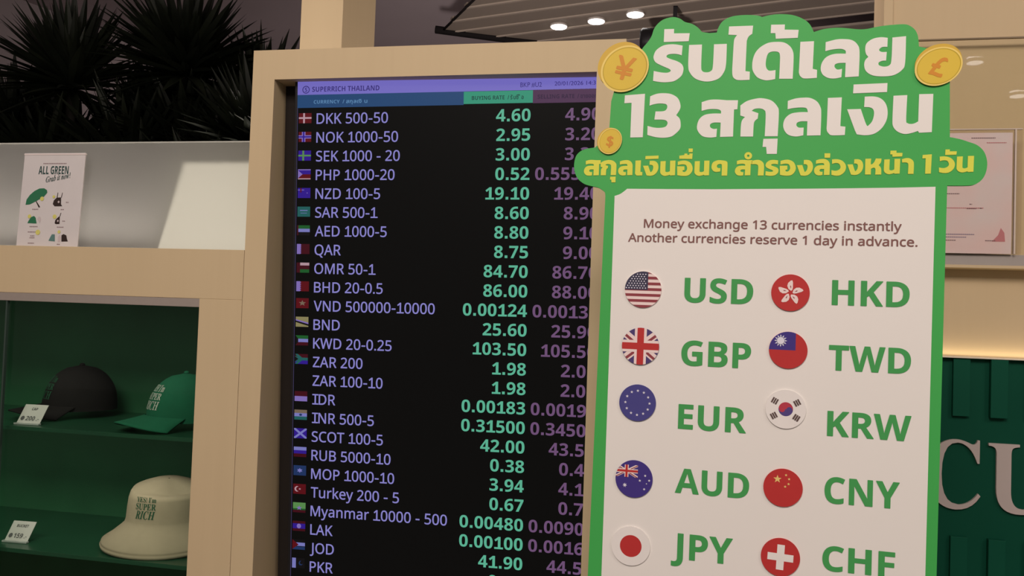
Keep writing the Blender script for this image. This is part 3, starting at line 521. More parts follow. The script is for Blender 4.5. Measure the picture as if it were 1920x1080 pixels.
# ---------------------------------------------------------------- the green standing board
D = json.loads('''{"H1":[[[24.5,531.3,1],[40.4,531,1],[40.4,523.6,1],[65.8,522.8,1],[64.5,509.6,1],[24.4,509.8,1]],[[55.1,502.6,1],[45,504.9,0],[34.9,505.6,0],[23.5,503.9,0],[12.9,496.9,0],[8.9,488.1,0],[9.1,482.1,0],[12.9,476,0],[22.5,470.5,0],[33.5,465.3,0],[37.2,462.3,0],[35.8,459.7,0],[30.9,458.4,0],[23.6,459,0],[16.4,460.4,0],[9.8,462.1,1],[9.2,445.6,1],[20.6,443.3,0],[31.4,442.7,0],[44.3,444.6,0],[54.7,452.5,0],[57.6,461.2,0],[57,467.9,0],[53.3,473.2,0],[46,477.5,0],[37.3,480.7,0],[30.7,483.9,0],[29.9,486.6,0],[33.4,489,0],[41.3,489.5,0],[48.5,488.5,0],[54.2,486.5,1]],[[65.4,503.3,1],[86,503.2,1],[85.9,468.4,0],[87.8,459.5,0],[94.2,457.1,0],[101.1,458.7,0],[104.3,466.3,0],[105,502.8,1],[125.2,502.7,1],[124.9,469.2,0],[121.5,455.5,0],[112.8,445.6,0],[96.1,441.9,0],[79,446.3,0],[68.8,456.5,0],[65.2,469.1,0]],[[127.8,531.1,1],[165.2,530.8,1],[164.2,517.4,1],[159.2,513.7,0],[156.6,508,0],[156,500.7,0],[155.5,457,1],[162.3,456,1],[162.3,442.7,1],[145.5,442.8,0],[139.2,445.2,0],[135.9,450,0],[134.9,459.4,0],[135.2,474,0],[135.9,503,0],[137.1,511,0],[140.8,516.5,1],[127.2,517.6,1]],[[192.8,531,1],[213.8,530.4,1],[213.7,522.1,1],[234.9,520.8,1],[233.9,508,1],[200.6,507.9,1],[199.7,517,1],[192.6,517.3,1]],[[228,442.5,1],[228.5,474.2,0],[227.2,486.4,0],[222.2,495.2,0],[213.3,501.3,0],[201.8,502.8,0],[188.9,501.6,0],[176.9,494.8,0],[169.6,485.7,0],[166.2,474.3,0],[165.9,462,0],[168.5,454,0],[174.9,445.9,0],[185.2,441.6,0],[193.4,441.4,0],[201.5,442.9,1],[201.7,457.3,1],[192.9,456.5,0],[188.8,459.1,0],[186.6,464.9,0],[186.7,473.6,0],[188.8,482.9,0],[192.8,486.7,0],[199.5,487.5,0],[205.6,485.8,0],[207.8,480,0],[207.9,464.2,0],[207.5,443.1,1]],[[238,501.4,1],[258.4,501.6,1],[257.6,457.4,1],[264.1,455.6,1],[264.1,442.8,1],[247,442.3,0],[241,444.6,0],[237.3,451.1,0],[237.3,463.9,0]],[[325.6,443.3,1],[325.9,481.9,0],[322.5,493.7,0],[314.5,500.9,0],[302.8,503.1,0],[291,502.9,0],[275.8,499.3,1],[275.7,484.9,1],[285.5,487.2,0],[298.3,487.8,0],[305.2,484.8,0],[305.8,479.8,1],[289.6,480.1,0],[277.9,475.8,0],[271.2,467,0],[269.5,456.5,0],[272.7,447.9,0],[280.7,442.3,0],[290.6,441,0],[300.3,442.8,1],[301,456,1],[294.2,455.1,0],[290.1,459,0],[290.5,463.2,0],[295.9,465.3,0],[306.1,465.3,1],[305.7,442.6,1]],[[366.1,502.4,1],[356,503.8,0],[344.6,501.7,0],[336,495.2,0],[334,486.9,0],[335.4,478.4,0],[338.9,473.6,1],[334.2,468,0],[333.2,459.6,0],[336.1,451.1,0],[344.9,444.6,0],[358.4,442.3,0],[375.5,443.6,0],[387.6,451.5,0],[391.7,462.8,0],[392.2,503.9,1],[372.8,502.6,1],[372.1,467.7,0],[369.4,459.4,0],[361.8,457.4,0],[354.6,459.9,0],[354,464.1,0],[358.8,466.6,0],[364.5,466.9,1],[365.2,480.4,1],[357.5,480.7,0],[354.1,484,0],[358.3,488.2,0],[365.9,488.3,1]]],"H2":[[[-36.1,422.6,1],[-3.1,424.4,1],[-4.1,352.1,1],[-24.6,351.9,1],[-24.6,409.8,1],[-36.5,409.4,1]],[[5.5,419.9,1],[15.5,423.7,0],[26.3,424.6,0],[39.3,422.8,0],[50.2,415.9,0],[54.9,404.8,0],[54.1,396.7,0],[48.7,387.7,1],[54.3,382.1,0],[56.3,374,0],[55.6,365.2,0],[48.7,357.3,0],[41.7,352.6,0],[30.4,350.8,0],[16.7,352,0],[3.2,355.8,1],[3,370.8,1],[12.5,368.1,0],[22.6,367.2,0],[31.9,368.9,0],[35.3,374.3,0],[33.3,378.8,0],[27.1,380.7,0],[13.8,381,1],[15.1,394.6,1],[27.4,394.7,0],[32.3,397.2,0],[33.9,402.3,0],[31.3,406.4,0],[21.1,407.7,0],[11.8,406.5,0],[5,404.4,1]],[[88.6,408.2,1],[100.6,411.7,0],[113.1,412,0],[127.8,410.5,1],[145.4,410.1,1],[144.9,395.5,1],[139.7,395.1,1],[139.5,351.3,1],[119.3,351,1],[119.6,374.3,1],[109.1,374.5,0],[103.4,371.9,0],[103.6,367,0],[108.4,364.2,0],[114.1,364.5,1],[113.5,351.1,1],[103.6,350.2,0],[92,352.5,0],[84.3,360.8,0],[82.5,369.5,0],[85.8,380.4,0],[94,387.3,0],[106.5,389.3,0],[119.6,389,1],[118.9,393.9,0],[112.6,396.4,0],[100,396.5,0],[89,394,1]],[[149.3,401.4,1],[158.9,408.2,0],[171.1,411.7,0],[182.3,412.5,0],[196.7,408.4,0],[206.1,398.5,0],[208.6,387.8,0],[207.9,351,1],[188.2,351.2,1],[188.7,386,0],[185.9,393.6,0],[179.2,396.1,0],[171.6,395.5,0],[167.1,392.4,1],[177.4,388.4,1],[176.7,379.8,1],[172.2,375.6,0],[170.8,369.2,0],[170.4,350.9,1],[150.9,351.2,1],[151.3,370.6,0],[153.1,378.1,0],[157.1,382.6,1],[149.8,385.2,1]],[[186.3,347,1],[208,347.2,1],[207.4,322.8,1],[192.1,322.9,1],[190.9,334.1,1],[185.4,334.1,1]],[[271.9,351.6,1],[272.1,386.7,0],[270.3,397.1,0],[264.8,405.7,0],[254.9,411.1,0],[244.3,411.8,0],[232.8,410.7,0],[221.7,407.2,1],[221.7,393.9,1],[230.5,395.6,0],[243,396.3,0],[250.1,394.7,0],[252.2,388.6,1],[240.5,388.8,0],[227.2,386.7,0],[218.5,379.3,0],[215.7,368.9,0],[218.2,359.4,0],[224.6,352.7,0],[235.3,350.2,0],[246.3,351.9,1],[246.6,364.2,1],[239.4,364.3,0],[235.7,367.6,0],[236.5,371.9,0],[241.8,374.1,0],[251.9,374.1,1],[251.7,351.4,1]],[[281.3,410.5,1],[301.8,410.9,1],[300.7,365.6,1],[308.1,364.6,1],[307.5,351.6,1],[288.9,351.4,0],[283.6,354.7,0],[280.8,360.4,0],[280.9,373.5,0]],[[318.5,430.7,1],[367.3,431.6,1],[366.9,417.6,1],[318,416.8,1]],[[335.1,411.2,1],[348.5,411.1,0],[358.3,407.7,0],[365.5,399.4,0],[368.5,386.8,0],[367,373.4,0],[360.2,361,0],[349.8,353,0],[337.4,350.8,0],[324.9,352.4,1],[322,358.7,1],[310,391.9,1],[329.8,392,1],[338.4,367.2,0],[342.4,367.1,0],[347.1,373.8,0],[349.1,384.3,0],[347.6,391.1,0],[342.6,394.3,0],[334.6,395,1]],[[376.3,411.6,1],[395.8,412.1,1],[395,373.9,0],[397.3,368.6,0],[402.1,367.3,0],[407.3,368.4,0],[412,371.2,1],[412.5,413.1,1],[432.3,413.1,1],[431.3,354.3,1],[413.6,353.6,1],[411.9,356.4,1],[402.4,353.2,0],[392.8,352.1,0],[383.2,355.9,0],[376.9,363.7,0],[375.6,375.2,0]]],"Y":[[[-97,313.2,1],[-91.7,314.8,0],[-86.2,315,0],[-79.7,314.5,1],[-71.9,314.4,1],[-72.1,308.2,1],[-74.4,307.9,1],[-74.3,289.2,1],[-83.3,288.9,1],[-83.2,298.9,1],[-87.8,298.9,0],[-90.3,297.8,0],[-90.3,295.7,0],[-88.1,294.5,0],[-85.6,294.7,1],[-85.8,288.9,1],[-90.2,288.5,0],[-95.3,289.4,0],[-98.7,292.9,0],[-99.5,296.7,0],[-98.1,301.3,0],[-94.5,304.3,0],[-89,305.2,0],[-83.3,305.2,1],[-83.6,307.3,0],[-86.4,308.3,0],[-91.9,308.3,0],[-96.7,307.1,1]],[[-71.9,309.9,1],[-67.7,312.7,0],[-62.3,314.2,0],[-57.3,314.7,0],[-50.9,313.1,0],[-46.7,309.1,0],[-45.5,304.6,0],[-45.7,289.4,1],[-54.5,289.4,1],[-54.4,303.8,0],[-55.7,306.9,0],[-58.6,307.9,0],[-62,307.6,0],[-64,306.3,1],[-59.4,304.7,1],[-59.7,301.1,1],[-61.7,299.4,0],[-62.3,296.7,0],[-62.5,289.2,1],[-71.1,289.2,1],[-71,297.2,0],[-70.2,300.3,0],[-68.4,302.2,1],[-71.7,303.2,1]],[[-55.1,286.7,1],[-46.1,286.9,1],[-46.2,277.3,1],[-52.6,277.3,1],[-53.2,281.7,1],[-55.4,281.7,1]],[[-18.8,289.4,1],[-18.9,304,0],[-19.7,308.3,0],[-22.1,311.9,0],[-26.2,314,0],[-30.7,314.3,0],[-35.4,313.7,0],[-40,312.2,1],[-40,306.7,1],[-36.3,307.4,0],[-31.1,307.8,0],[-28.2,307.2,0],[-27.3,304.7,1],[-32.1,304.7,0],[-37.7,303.7,0],[-41.3,300.6,0],[-42.4,296.3,0],[-41.3,292.4,0],[-38.6,289.6,0],[-34.1,288.6,0],[-29.5,289.4,1],[-29.5,294.5,1],[-32.5,294.5,0],[-34,295.9,0],[-33.7,297.6,0],[-31.5,298.6,0],[-27.3,298.7,1],[-27.3,289.2,1]],[[-14.5,313.4,1],[-5.5,313.8,1],[-5.8,294.7,1],[-2.6,294.3,1],[-2.7,288.8,1],[-10.9,288.6,0],[-13.2,290,0],[-14.5,292.3,0],[-14.5,297.8,0]],[[1.6,320.8,1],[22.8,321.5,1],[22.7,316.2,1],[1.4,315.5,1]],[[8.7,312.8,1],[14.4,312.9,0],[18.6,311.6,0],[21.8,308.2,0],[23.1,303.1,0],[22.5,297.6,0],[19.7,292.4,0],[15.3,289.1,0],[10,288.1,0],[4.6,288.7,1],[3.4,291.3,1],[-1.9,304.8,1],[6.5,304.9,1],[10.3,294.8,0],[12,294.8,0],[14,297.6,0],[14.8,301.9,0],[14.1,304.7,0],[12,306,0],[8.6,306.2,1]],[[26.3,312,1],[34.6,312.4,1],[34.5,296.8,0],[35.5,294.7,0],[37.5,294.2,0],[39.8,294.7,0],[41.8,295.8,1],[41.7,312.9,1],[50.2,313.1,1],[50.2,289,1],[42.6,288.6,1],[41.8,289.8,1],[37.7,288.4,0],[33.7,287.9,0],[29.5,289.4,0],[26.8,292.5,0],[26.2,297.2,0]],[[53.9,311.2,1],[60.2,312.8,0],[67.3,312.7,0],[74.5,308.9,0],[77.9,300.9,0],[76.4,293.7,0],[70.9,288.6,0],[62.5,287.8,0],[53.9,289,1],[53.1,303.6,1],[64.8,303.5,1],[65,297.3,1],[62.2,297,1],[62.6,294.8,0],[65.8,294.4,0],[68.5,297.3,0],[69.1,301,0],[66.8,305.7,0],[61.1,306.7,0],[54.1,305.4,1]],[[56,321,1],[64.1,322.1,1],[64.1,324.4,1],[68.6,324.4,1],[68.7,322.2,1],[71.9,322.2,1],[72.2,324.5,1],[77.1,324.5,1],[76.7,315.4,1],[56.2,315.9,1]],[[70.5,332.6,1],[77.2,332.5,1],[77,326.7,1],[70.7,326.7,1]],[[81,311.7,1],[89,312.1,1],[88.9,296.6,0],[89.8,294.5,0],[91.8,294.1,0],[94,294.5,0],[95.9,295.7,1],[95.9,312.6,1],[104.1,312.7,1],[104,288.9,1],[96.7,288.5,1],[95.9,289.7,1],[92,288.4,0],[88.1,287.9,0],[84.1,289.3,0],[81.4,292.4,0],[80.8,297,0]],[[132.3,288.2,1],[132.4,307.2,0],[130.2,311.5,0],[123.3,313,0],[116.3,313,0],[109.5,309.5,0],[107.5,302.3,0],[109.9,296.5,0],[114.8,294.2,0],[121.4,295,1],[121.6,300.4,1],[117.4,300.8,0],[115.9,303.7,0],[117.9,306.5,0],[122.4,306.9,0],[123.7,303.6,0],[123.7,288.2,1]],[[146.7,311.8,1],[151.8,313.3,0],[157,313.5,0],[163.2,313,1],[170.6,313,1],[170.4,307,1],[168.2,306.8,1],[168.1,288.8,1],[159.5,288.6,1],[159.7,298.1,1],[155.3,298.1,0],[152.9,297,0],[153,295,0],[155,293.9,0],[157.4,294,1],[157.1,288.6,1],[153,288.1,0],[148.1,289,0],[144.9,292.4,0],[144.1,295.9,0],[145.5,300.4,0],[149,303.3,0],[154.2,304.2,0],[159.7,304.1,1],[159.5,306.1,0],[156.8,307.1,0],[151.5,307.1,0],[146.9,306,1]],[[169.3,311.6,1],[175.4,313.2,0],[181.5,313,0],[187,309,0],[188.6,302.6,0],[188.3,288.3,1],[179.5,288.3,1],[179.8,302.7,0],[177.6,305.9,0],[173.5,306.6,0],[169.8,306.3,1]],[[163.8,326.1,1],[160.8,325.3,1],[158.6,323.1,1],[157.9,320.1,1],[158.8,317,1],[161.1,314.8,1],[164.1,313.9,1],[167.1,314.7,1],[169.2,316.9,1],[170,320,1],[169.1,323,1],[166.8,325.3,1],[163.8,326.1,1],[163.9,321.9,1],[164.9,321.6,1],[165.6,320.9,1],[165.9,320,1],[165.6,319.1,1],[165,318.4,1],[164,318.2,1],[163,318.4,1],[162.3,319.1,1],[162,320,1],[162.3,321,1],[162.9,321.6,1],[163.9,321.9,1]],[[209.8,312.3,1],[205.7,313,0],[201.6,313.2,0],[197,312.4,0],[192.7,309.4,0],[191,305.8,0],[191.1,303.4,0],[192.6,301,0],[196.5,298.9,0],[200.9,297,0],[202.4,295.8,0],[201.8,294.7,0],[199.8,294.2,0],[196.9,294.3,0],[194,294.8,0],[191.3,295.4,1],[191,288.8,1],[195.6,288,0],[200,287.8,0],[205.2,288.7,0],[209.5,292,0],[210.7,295.6,0],[210.4,298.3,0],[208.9,300.4,0],[206,302,0],[202.5,303.2,0],[199.8,304.4,0],[199.5,305.5,0],[200.9,306.5,0],[204.1,306.8,0],[207,306.5,0],[209.4,305.8,1]],[[213.3,311.5,1],[219.4,313.1,0],[226.3,313.1,0],[233.2,309.2,0],[236.5,301.2,0],[235,294,0],[229.7,288.9,0],[221.5,288,0],[213.2,289.3,1],[212.4,303.9,1],[223.8,303.8,1],[224,297.6,1],[221.2,297.3,1],[221.6,295.1,0],[224.7,294.7,0],[227.4,297.6,0],[228,301.3,0],[225.8,306,0],[220.3,307,0],[213.4,305.7,1]],[[248.3,312.8,1],[253.7,312.9,0],[257.7,311.6,0],[260.7,308.1,0],[262,302.9,0],[261.4,297.3,0],[258.6,292.2,0],[254.4,288.8,0],[249.3,287.8,0],[244.2,288.4,1],[243,291,1],[238.1,304.6,1],[246.1,304.8,1],[249.7,294.6,0],[251.3,294.6,0],[253.2,297.4,0],[254,301.8,0],[253.4,304.6,0],[251.4,305.9,0],[248.1,306.1,1]],[[286.7,289.1,1],[286.8,303.8,0],[286.1,308.2,0],[283.8,311.7,0],[279.8,313.9,0],[275.4,314.2,0],[270.8,313.6,0],[266.3,312,1],[266.2,306.5,1],[269.8,307.3,0],[274.9,307.6,0],[277.8,307,0],[278.7,304.5,1],[273.9,304.5,0],[268.5,303.5,0],[264.9,300.4,0],[263.8,296,0],[264.8,292.1,0],[267.4,289.3,0],[271.8,288.3,0],[276.3,289.1,1],[276.4,294.2,1],[273.4,294.2,0],[271.9,295.6,0],[272.3,297.4,0],[274.4,298.4,0],[278.6,298.4,1],[278.4,288.9,1]],[[278.5,323.1,1],[287.1,323,1],[286.8,316,1],[278.7,316.1,1]],[[289.8,313.4,1],[297.6,313.7,0],[304.8,311.2,0],[309.5,305.6,0],[310.4,299.3,0],[307.9,293.1,0],[302.1,288.6,0],[295.7,287.9,0],[289.5,289.3,1],[289.3,296.6,1],[295.5,295.6,0],[300.6,297.6,0],[302.5,301.5,0],[300.4,306.3,0],[295.8,307.8,0],[290,306.4,1]],[[322.2,313.4,1],[327.4,313.5,0],[331.3,312.2,0],[334.1,308.8,0],[335.3,303.7,0],[334.7,298.3,0],[332.1,293.2,0],[328,289.9,0],[323.1,288.9,0],[318.2,289.5,1],[317.1,292.1,1],[312.4,305.4,1],[320.1,305.6,1],[323.5,295.6,0],[325,295.6,0],[326.9,298.3,0],[327.7,302.6,0],[327.1,305.3,0],[325.1,306.6,0],[322,306.9,1]],[[338.2,314.1,1],[346.5,314.3,1],[346.4,305.4,0],[350.5,308.2,0],[353.2,314.4,1],[361.2,314.3,1],[360.7,308.8,0],[357.6,304,1],[360.9,299.2,0],[361.4,289.5,1],[352.8,289.5,1],[353,297.8,0],[350.7,300.2,0],[346.6,298.5,1],[346.5,289.6,1],[338.2,289.6,1]],[[365.3,312.8,1],[373.1,313.2,1],[372.8,298.4,0],[373.7,296.4,0],[375.7,295.9,0],[377.8,296.4,0],[379.7,297.5,1],[379.8,313.7,1],[387.9,313.8,1],[387.5,291,1],[380.3,290.7,1],[379.6,291.8,1],[375.8,290.5,0],[371.9,290,0],[368.1,291.4,0],[365.5,294.4,0],[365,298.8,0]],[[373.8,326.4,1],[382.4,326.5,1],[382.3,323,1],[391,322.8,1],[390.5,317.4,1],[376.9,316.9,1],[376.6,320.6,1],[373.7,320.6,1]],[[390.3,313.1,1],[395.7,314.7,0],[401.1,314.4,0],[406,310.6,0],[407.3,304.4,0],[407,290.4,1],[399.2,290.4,1],[399.5,304.4,0],[397.7,307.5,0],[394.1,308.2,0],[390.8,307.9,1]],[[419.2,319.4,1],[432,320.4,1],[431.1,290.8,1],[423.2,290.6,1],[423.6,314.3,1],[419,314,1]],[[443,316.7,1],[451,317,0],[458.3,314.5,0],[463.1,309,0],[464,302.9,0],[461.3,296.7,0],[455.4,292.3,0],[448.8,291.7,0],[442.5,293,1],[442.3,300.2,1],[448.7,299.2,0],[453.9,301.2,0],[455.9,305,0],[453.8,309.8,0],[449.1,311.1,0],[443.2,309.8,1]],[[450.7,327.5,1],[456.7,327.6,1],[456.7,324.7,1],[466.4,324.7,1],[465.8,319.5,1],[450.4,319,1]],[[466.8,316.6,1],[474.8,316.9,1],[474.4,301.3,0],[475.4,299.2,0],[477.4,298.7,0],[479.5,299.2,0],[481.5,300.3,1],[481.7,317.4,1],[490,317.6,1],[489.5,293.5,1],[482.1,293.2,1],[481.4,294.3,1],[477.5,293,0],[473.5,292.5,0],[469.5,294,0],[466.9,297.1,0],[466.4,301.8,0]]],"out":[[-58.6,413.3,1],[-47.9,457.9,1],[-14,495.3,1],[-7.7,504.1,0],[-0.6,512.7,0],[4.3,521.5,0],[7.4,532.1,0],[13.2,540.8,0],[23.3,548.3,0],[38,551.2,0],[49.3,548,0],[57.2,542.3,0],[69.3,538.2,0],[78.9,531.5,0],[85.1,524.2,1],[97,521.9,1],[108.8,522.3,1],[111,530.1,0],[117.4,540.3,0],[131.4,547.5,0],[152.2,549.1,0],[171.2,547.3,0],[178.7,544.4,1],[187.6,546.5,0],[203.9,547.9,0],[224.2,545.6,0],[240.5,538.8,0],[251.1,529.7,0],[257.8,516.6,1],[274.4,520.9,0],[296.4,521.7,0],[323.9,517.9,0],[337,518.1,1],[356.2,521.5,0],[377.6,523,0],[392.8,522.3,0],[403.5,515.1,0],[409,504.1,0],[410.8,487.4,1],[427.4,482.6,1],[455,434,1],[456.6,346.6,1],[470.6,343.2,0],[482.3,339,0],[494,334,0],[503.5,324.2,0],[508.1,308.9,0],[506.9,293.7,0],[501.4,281.7,0],[491.4,274.4,0],[479.1,272.8,0],[454.3,272.8,1],[450.5,-307.3,1]],"out2":[[-66.3,-365.9,1],[-62.1,254.3,1],[-63.2,260.5,0],[-67.9,264.9,0],[-75.1,268.9,0],[-85,271.1,0],[-97.7,274.7,0],[-108.9,283.1,0],[-114.8,294.4,0],[-116.7,308,0],[-114.1,321.5,0],[-107.2,329.5,0],[-96.6,333.9,0],[-82.3,336,1],[-74.5,343.6,1],[-59.9,355,1],[-59.9,368.5,1]],"white":[[-46.7,254.8,1],[-38,257.9,0],[-31.6,262.4,0],[-26.5,266.8,1],[37.6,266.4,1],[113.6,266.3,1],[187.6,267,1],[259.6,267.6,1],[322,268.4,1],[383,269.4,1],[438.1,270.9,1],[434.2,-309.1,1]],"white2":[[-51.6,-364.2,1]]}''')
BRD = thing('promotion_board', 'green and white standing board listing thirteen currencies with round flags', 'board')
BRD.location = (-.08, 1.4, 1.4)
BRD.rotation_euler = (Matrix.Rotation(R(-2.63), 3, 'Z') @ Matrix.Rotation(R(-.936), 3, 'X') @ Matrix.Rotation(R(.33), 3, 'Y')).to_euler()
o1 = curve(D['out']); o2 = curve(D['out2'])
o1[-1:] = []                                        # closing sample runs to the start of out2
def cut(pts, first, last): return pts
up = curve(D['out'] + [[430, -1380, 1], [-45, -1380, 1]] + D['out2'])
wl = D['white']; wh = curve(wl[:-1] + [[430, -1350, 1], [-40, -1350, 1]])
TH = .006
m = MB(); m.prism(up, 0, TH); m.build('backing_board', GREENB, BRD)
# scalloped lower edge of the green heading over the white sheet
m = MB(); m.flat(wh, -.0005); m.build('white_sheet', WHITEB, BRD)
m = MB()
for p in D['H1']: m.prism(curve(p), -.0007, -.0001)
m.build('heading_line', WHITEB, BRD)
m = MB()
for p in D['H2']: m.prism(curve(p), -.0007, -.0001)
m.build('heading_line', WHITEB, BRD)
m = MB()
for p in D['Y']: m.flat(curve(p), -.0008)
m.build('subheading', YELLOWB, BRD)
m = MB()
text(m, 'Money exchange 13 currencies instantly', 'sans', .0034, .2031, -.001, .0135, width=.3884, bold=.00042)
text(m, 'Another currencies reserve 1 day in advance.', 'sans', -.0213, .1797, -.001, .0135, width=.4356, bold=.00042)
m.build('notice_text', BROWNT, BRD)
for s, a, b, z, c in [('USD',71.6,178.1,83.5,39.3),('HKD',294.7,405.4,87.1,38.5),('GBP',70.2,177.7,-17.5,39.7),('TWD',292.6,409.3,-13.1,38.6),('EUR',68.8,173.7,-118.5,39.1),('KRW',292.9,411.7,-113.4,38.1),('AUD',67.5,181.0,-219.7,38.6),('JPY',65.2,159.2,-322.9,40.1),('CNY',291.6,397.6,-214.8,39.5),('CHF',291.1,393.5,-316.3,37.2)]:
    m = MB(); text(m, s, 'sansb', a/1000 + .0004, z/1000 + .0003, -.0011, c/1000 - .0006, width=(b-a)/1000 - .0008, bold=.0004); m.build('currency_code', CODEG, BRD)
PC = {'w': [.80, .76, .74], 'pk': [.82, .66, .64], 'r': [.48, .035, .035], 'dr': [.27, .05, .065], 'nb': [.075, .05, .17], 'dn': [.05, .045, .085], 'eb': [.065, .06, .24], 'st': [.72, .70, .80], 'y': [.78, .58, .20], 'k': [.11, .07, .065], 'tb': [.055, .035, .22], 'kr': [.46, .045, .075], 'kb': [.085, .06, .22]}
PM = {k: mat('print_' + k, v, .5, .2) for k, v in PC.items()}; PK = list(PC)
U = circle(0, 0, 1, 48)
def sq(x0, x1, z0, z1): return rc(x0, x1, z0, z1)
def rotp(p, a, cx=0, cz=0): return [(cx + (x-cx)*math.cos(a) - (z-cz)*math.sin(a), cz + (x-cx)*math.sin(a) + (z-cz)*math.cos(a)) for x, z in p]
def band(x0, z0, x1, z1, w):
    d = math.hypot(x1-x0, z1-z0); nx, nz = -(z1-z0)/d*w/2, (x1-x0)/d*w/2
    return [(x0-nx, z0-nz), (x1-nx, z1-nz), (x1+nx, z1+nz), (x0+nx, z0+nz)]
def jack(x0, x1, z0, z1, blue):
    cx, cz, W, Hh = (x0+x1)/2, (z0+z1)/2, x1-x0, z1-z0; k = Hh
    L = [(blue, sq(x0, x1, z0, z1))]
    for a, b, c, d in ((x0, z0, x1, z1), (x0, z1, x1, z0)): L += [('pk', band(a, b, c, d, .20*k))]
    for a, b, c, d in ((x0, z0, x1, z1), (x0, z1, x1, z0)): L += [('dr', band(a, b - .03*k, c, d - .03*k, .07*k))]
    L += [('pk', sq(cx - .16*k, cx + .16*k, z0, z1)), ('pk', sq(x0, x1, cz - .16*k, cz + .16*k)), ('r', sq(cx - .09*k, cx + .09*k, z0, z1)), ('r', sq(x0, x1, cz - .09*k, cz + .09*k))]
    box = [(x0, z0), (x1, z0), (x1, z1), (x0, z1)]
    return [(c, clip(p, box)) for c, p in L]
FL = {}
L = [('pk', sq(-1, 1, -1, 1))]
for k in range(7): L.append(('dr', sq(-1, 1, 1 - (2*k+1)*2/13 - .005, 1 - 2*k*2/13)))
L = [('pk', sq(-1, 1, -1, 1))] + [('dr', sq(-1, 1, z, z + .15)) for z in (-1.0, -.69, -.38, -.06, .25, .57, .88)] + [('dn', sq(-1, .26, -.02, 1))]
for r_ in range(7):
    for c_ in range(8):
        x, z = -.92 + c_*.15 + (.075 if r_ % 2 else 0), .08 + r_*.125
        if x < .2 and x*x + z*z < .9: L.append(('st', circle(x, z, .036, 7)))
FL['usa'] = L
FL['uk'] = jack(-1.25, 1.25, -1, 1, 'nb')
FL['eu'] = [('eb', sq(-1, 1, -1, 1))] + [('st', star(.66*math.cos(PI/2 + k*PI/6), .66*math.sin(PI/2 + k*PI/6), .085)) for k in range(12)]
FL['au'] = [('tb', sq(-1, 1, -1, 1))] + jack(-1.02, .20, .08, .74, 'tb') + [('st', star(-.48, -.36, .13, 7)), ('st', star(.60, .22, .075, 7)), ('st', star(.32, -.06, .075, 7)), ('st', star(.82, -.02, .075, 7)), ('st', star(.68, -.20, .045, 5)), ('st', star(.57, -.50, .075, 7))]
FL['jp'] = [('w', sq(-1, 1, -1, 1)), ('r', circle(0, 0, .56, 40))]
L = [('r', sq(-1, 1, -1, 1))]
for k in range(5):
    a = PI/2 + k*2*PI/5 - .05
    pet = [(.10, -.03), (.20, .12), (.36, .19), (.52, .16), (.66, .03), (.68, -.05), (.58, -.09), (.44, -.10), (.28, -.11), (.16, -.09)]
    L.append(('pk', rotp(pet, a))); L.append(('dr', rotp([(.22, -.01), (.34, .045), (.40, .02), (.33, -.02)], a)))
FL['hk'] = L
L = [('r', sq(-1, 1, -1, 1)), ('tb', sq(-1, .38, 0, 1))]
for k in range(12):
    a = k*PI/6; c0 = (-.40, .50)
    L.append(('st', [(c0[0] + .22*math.cos(a - .2), c0[1] + .22*math.sin(a - .2)), (c0[0] + .345*math.cos(a), c0[1] + .345*math.sin(a)), (c0[0] + .22*math.cos(a + .2), c0[1] + .22*math.sin(a + .2))]))
L.append(('st', circle(-.40, .50, .195, 24)))
FL['tw'] = L
th = .42
L = [('w', sq(-1, 1, -1, 1)), ('kr', circle(0, 0, .36, 32)), ('kb', rotp([(.36*math.cos(PI + PI*k/16), .36*math.sin(PI + PI*k/16)) for k in range(17)], -.10)), ('kr', circle(-.18, -.01, .15, 18)), ('kb', circle(.18, -.03, .15, 18))]
for cx, cz, a in ((-.55, .40, -.62+PI/2+.15), (.55, .36, .62+PI/2-.1), (-.58, -.36, .62+PI/2-.1), (.53, -.40, -.62+PI/2+.1)):
    for q in (-.11, 0, .11): L.append(('k', rotp(sq(cx - .15, cx + .15, cz + q - .04, cz + q + .04), a, cx, cz)))
FL['kr'] = L
FL['cn'] = [('r', sq(-1, 1, -1, 1)), ('y', star(-.29, .44, .22, 5, .4))] + [('y', star(x, z, .075, 5, .45)) for x, z in ((.14, .68), (.30, .48), (.28, .22), (.11, .07))]
FL['ch'] = [('r', sq(-1, 1, -1, 1)), ('w', rotp(sq(-.19, .19, -.66, .66), -.04)), ('w', rotp(sq(-.66, .66, -.19, .19), -.04))]
for n_, x, z, r in [('usa',5.8,101.6,29.5),('uk',4.9,9.7,29.9),('eu',3.6,-81.6,29.4),('au',2.5,-203.5,29.7),('jp',1.4,-310.1,30.9),('hk',233.7,103.9,28.6),('tw',232.8,14.5,28.6),('kr',231.8,-76.8,30.0),('cn',231.0,-197.4,29.0),('ch',230.2,-303.1,28.8)]:
    x, z, r = x/1000, z/1000, r/1000
    m = MB(); c0 = FL[n_][0][0]
    m.prism([(x + r*p[0], z + r*p[1]) for p in U], -.0030, -.0004, PK.index(c0), PK.index(c0))
    for k, (c, pl) in enumerate(FL[n_]):
        a = sum(pl[i][0]*pl[(i+1) % len(pl)][1] - pl[(i+1) % len(pl)][0]*pl[i][1] for i in range(len(pl)))
        q = clip(U if a == 0 else pl, U)
        if len(q) > 2 and k: m.flat([(x + r*p[0], z + r*p[1]) for p in q], -.0030 - .00006*k, PK.index(c))
    m.build('round_flag', [PM[k] for k in PK], BRD)
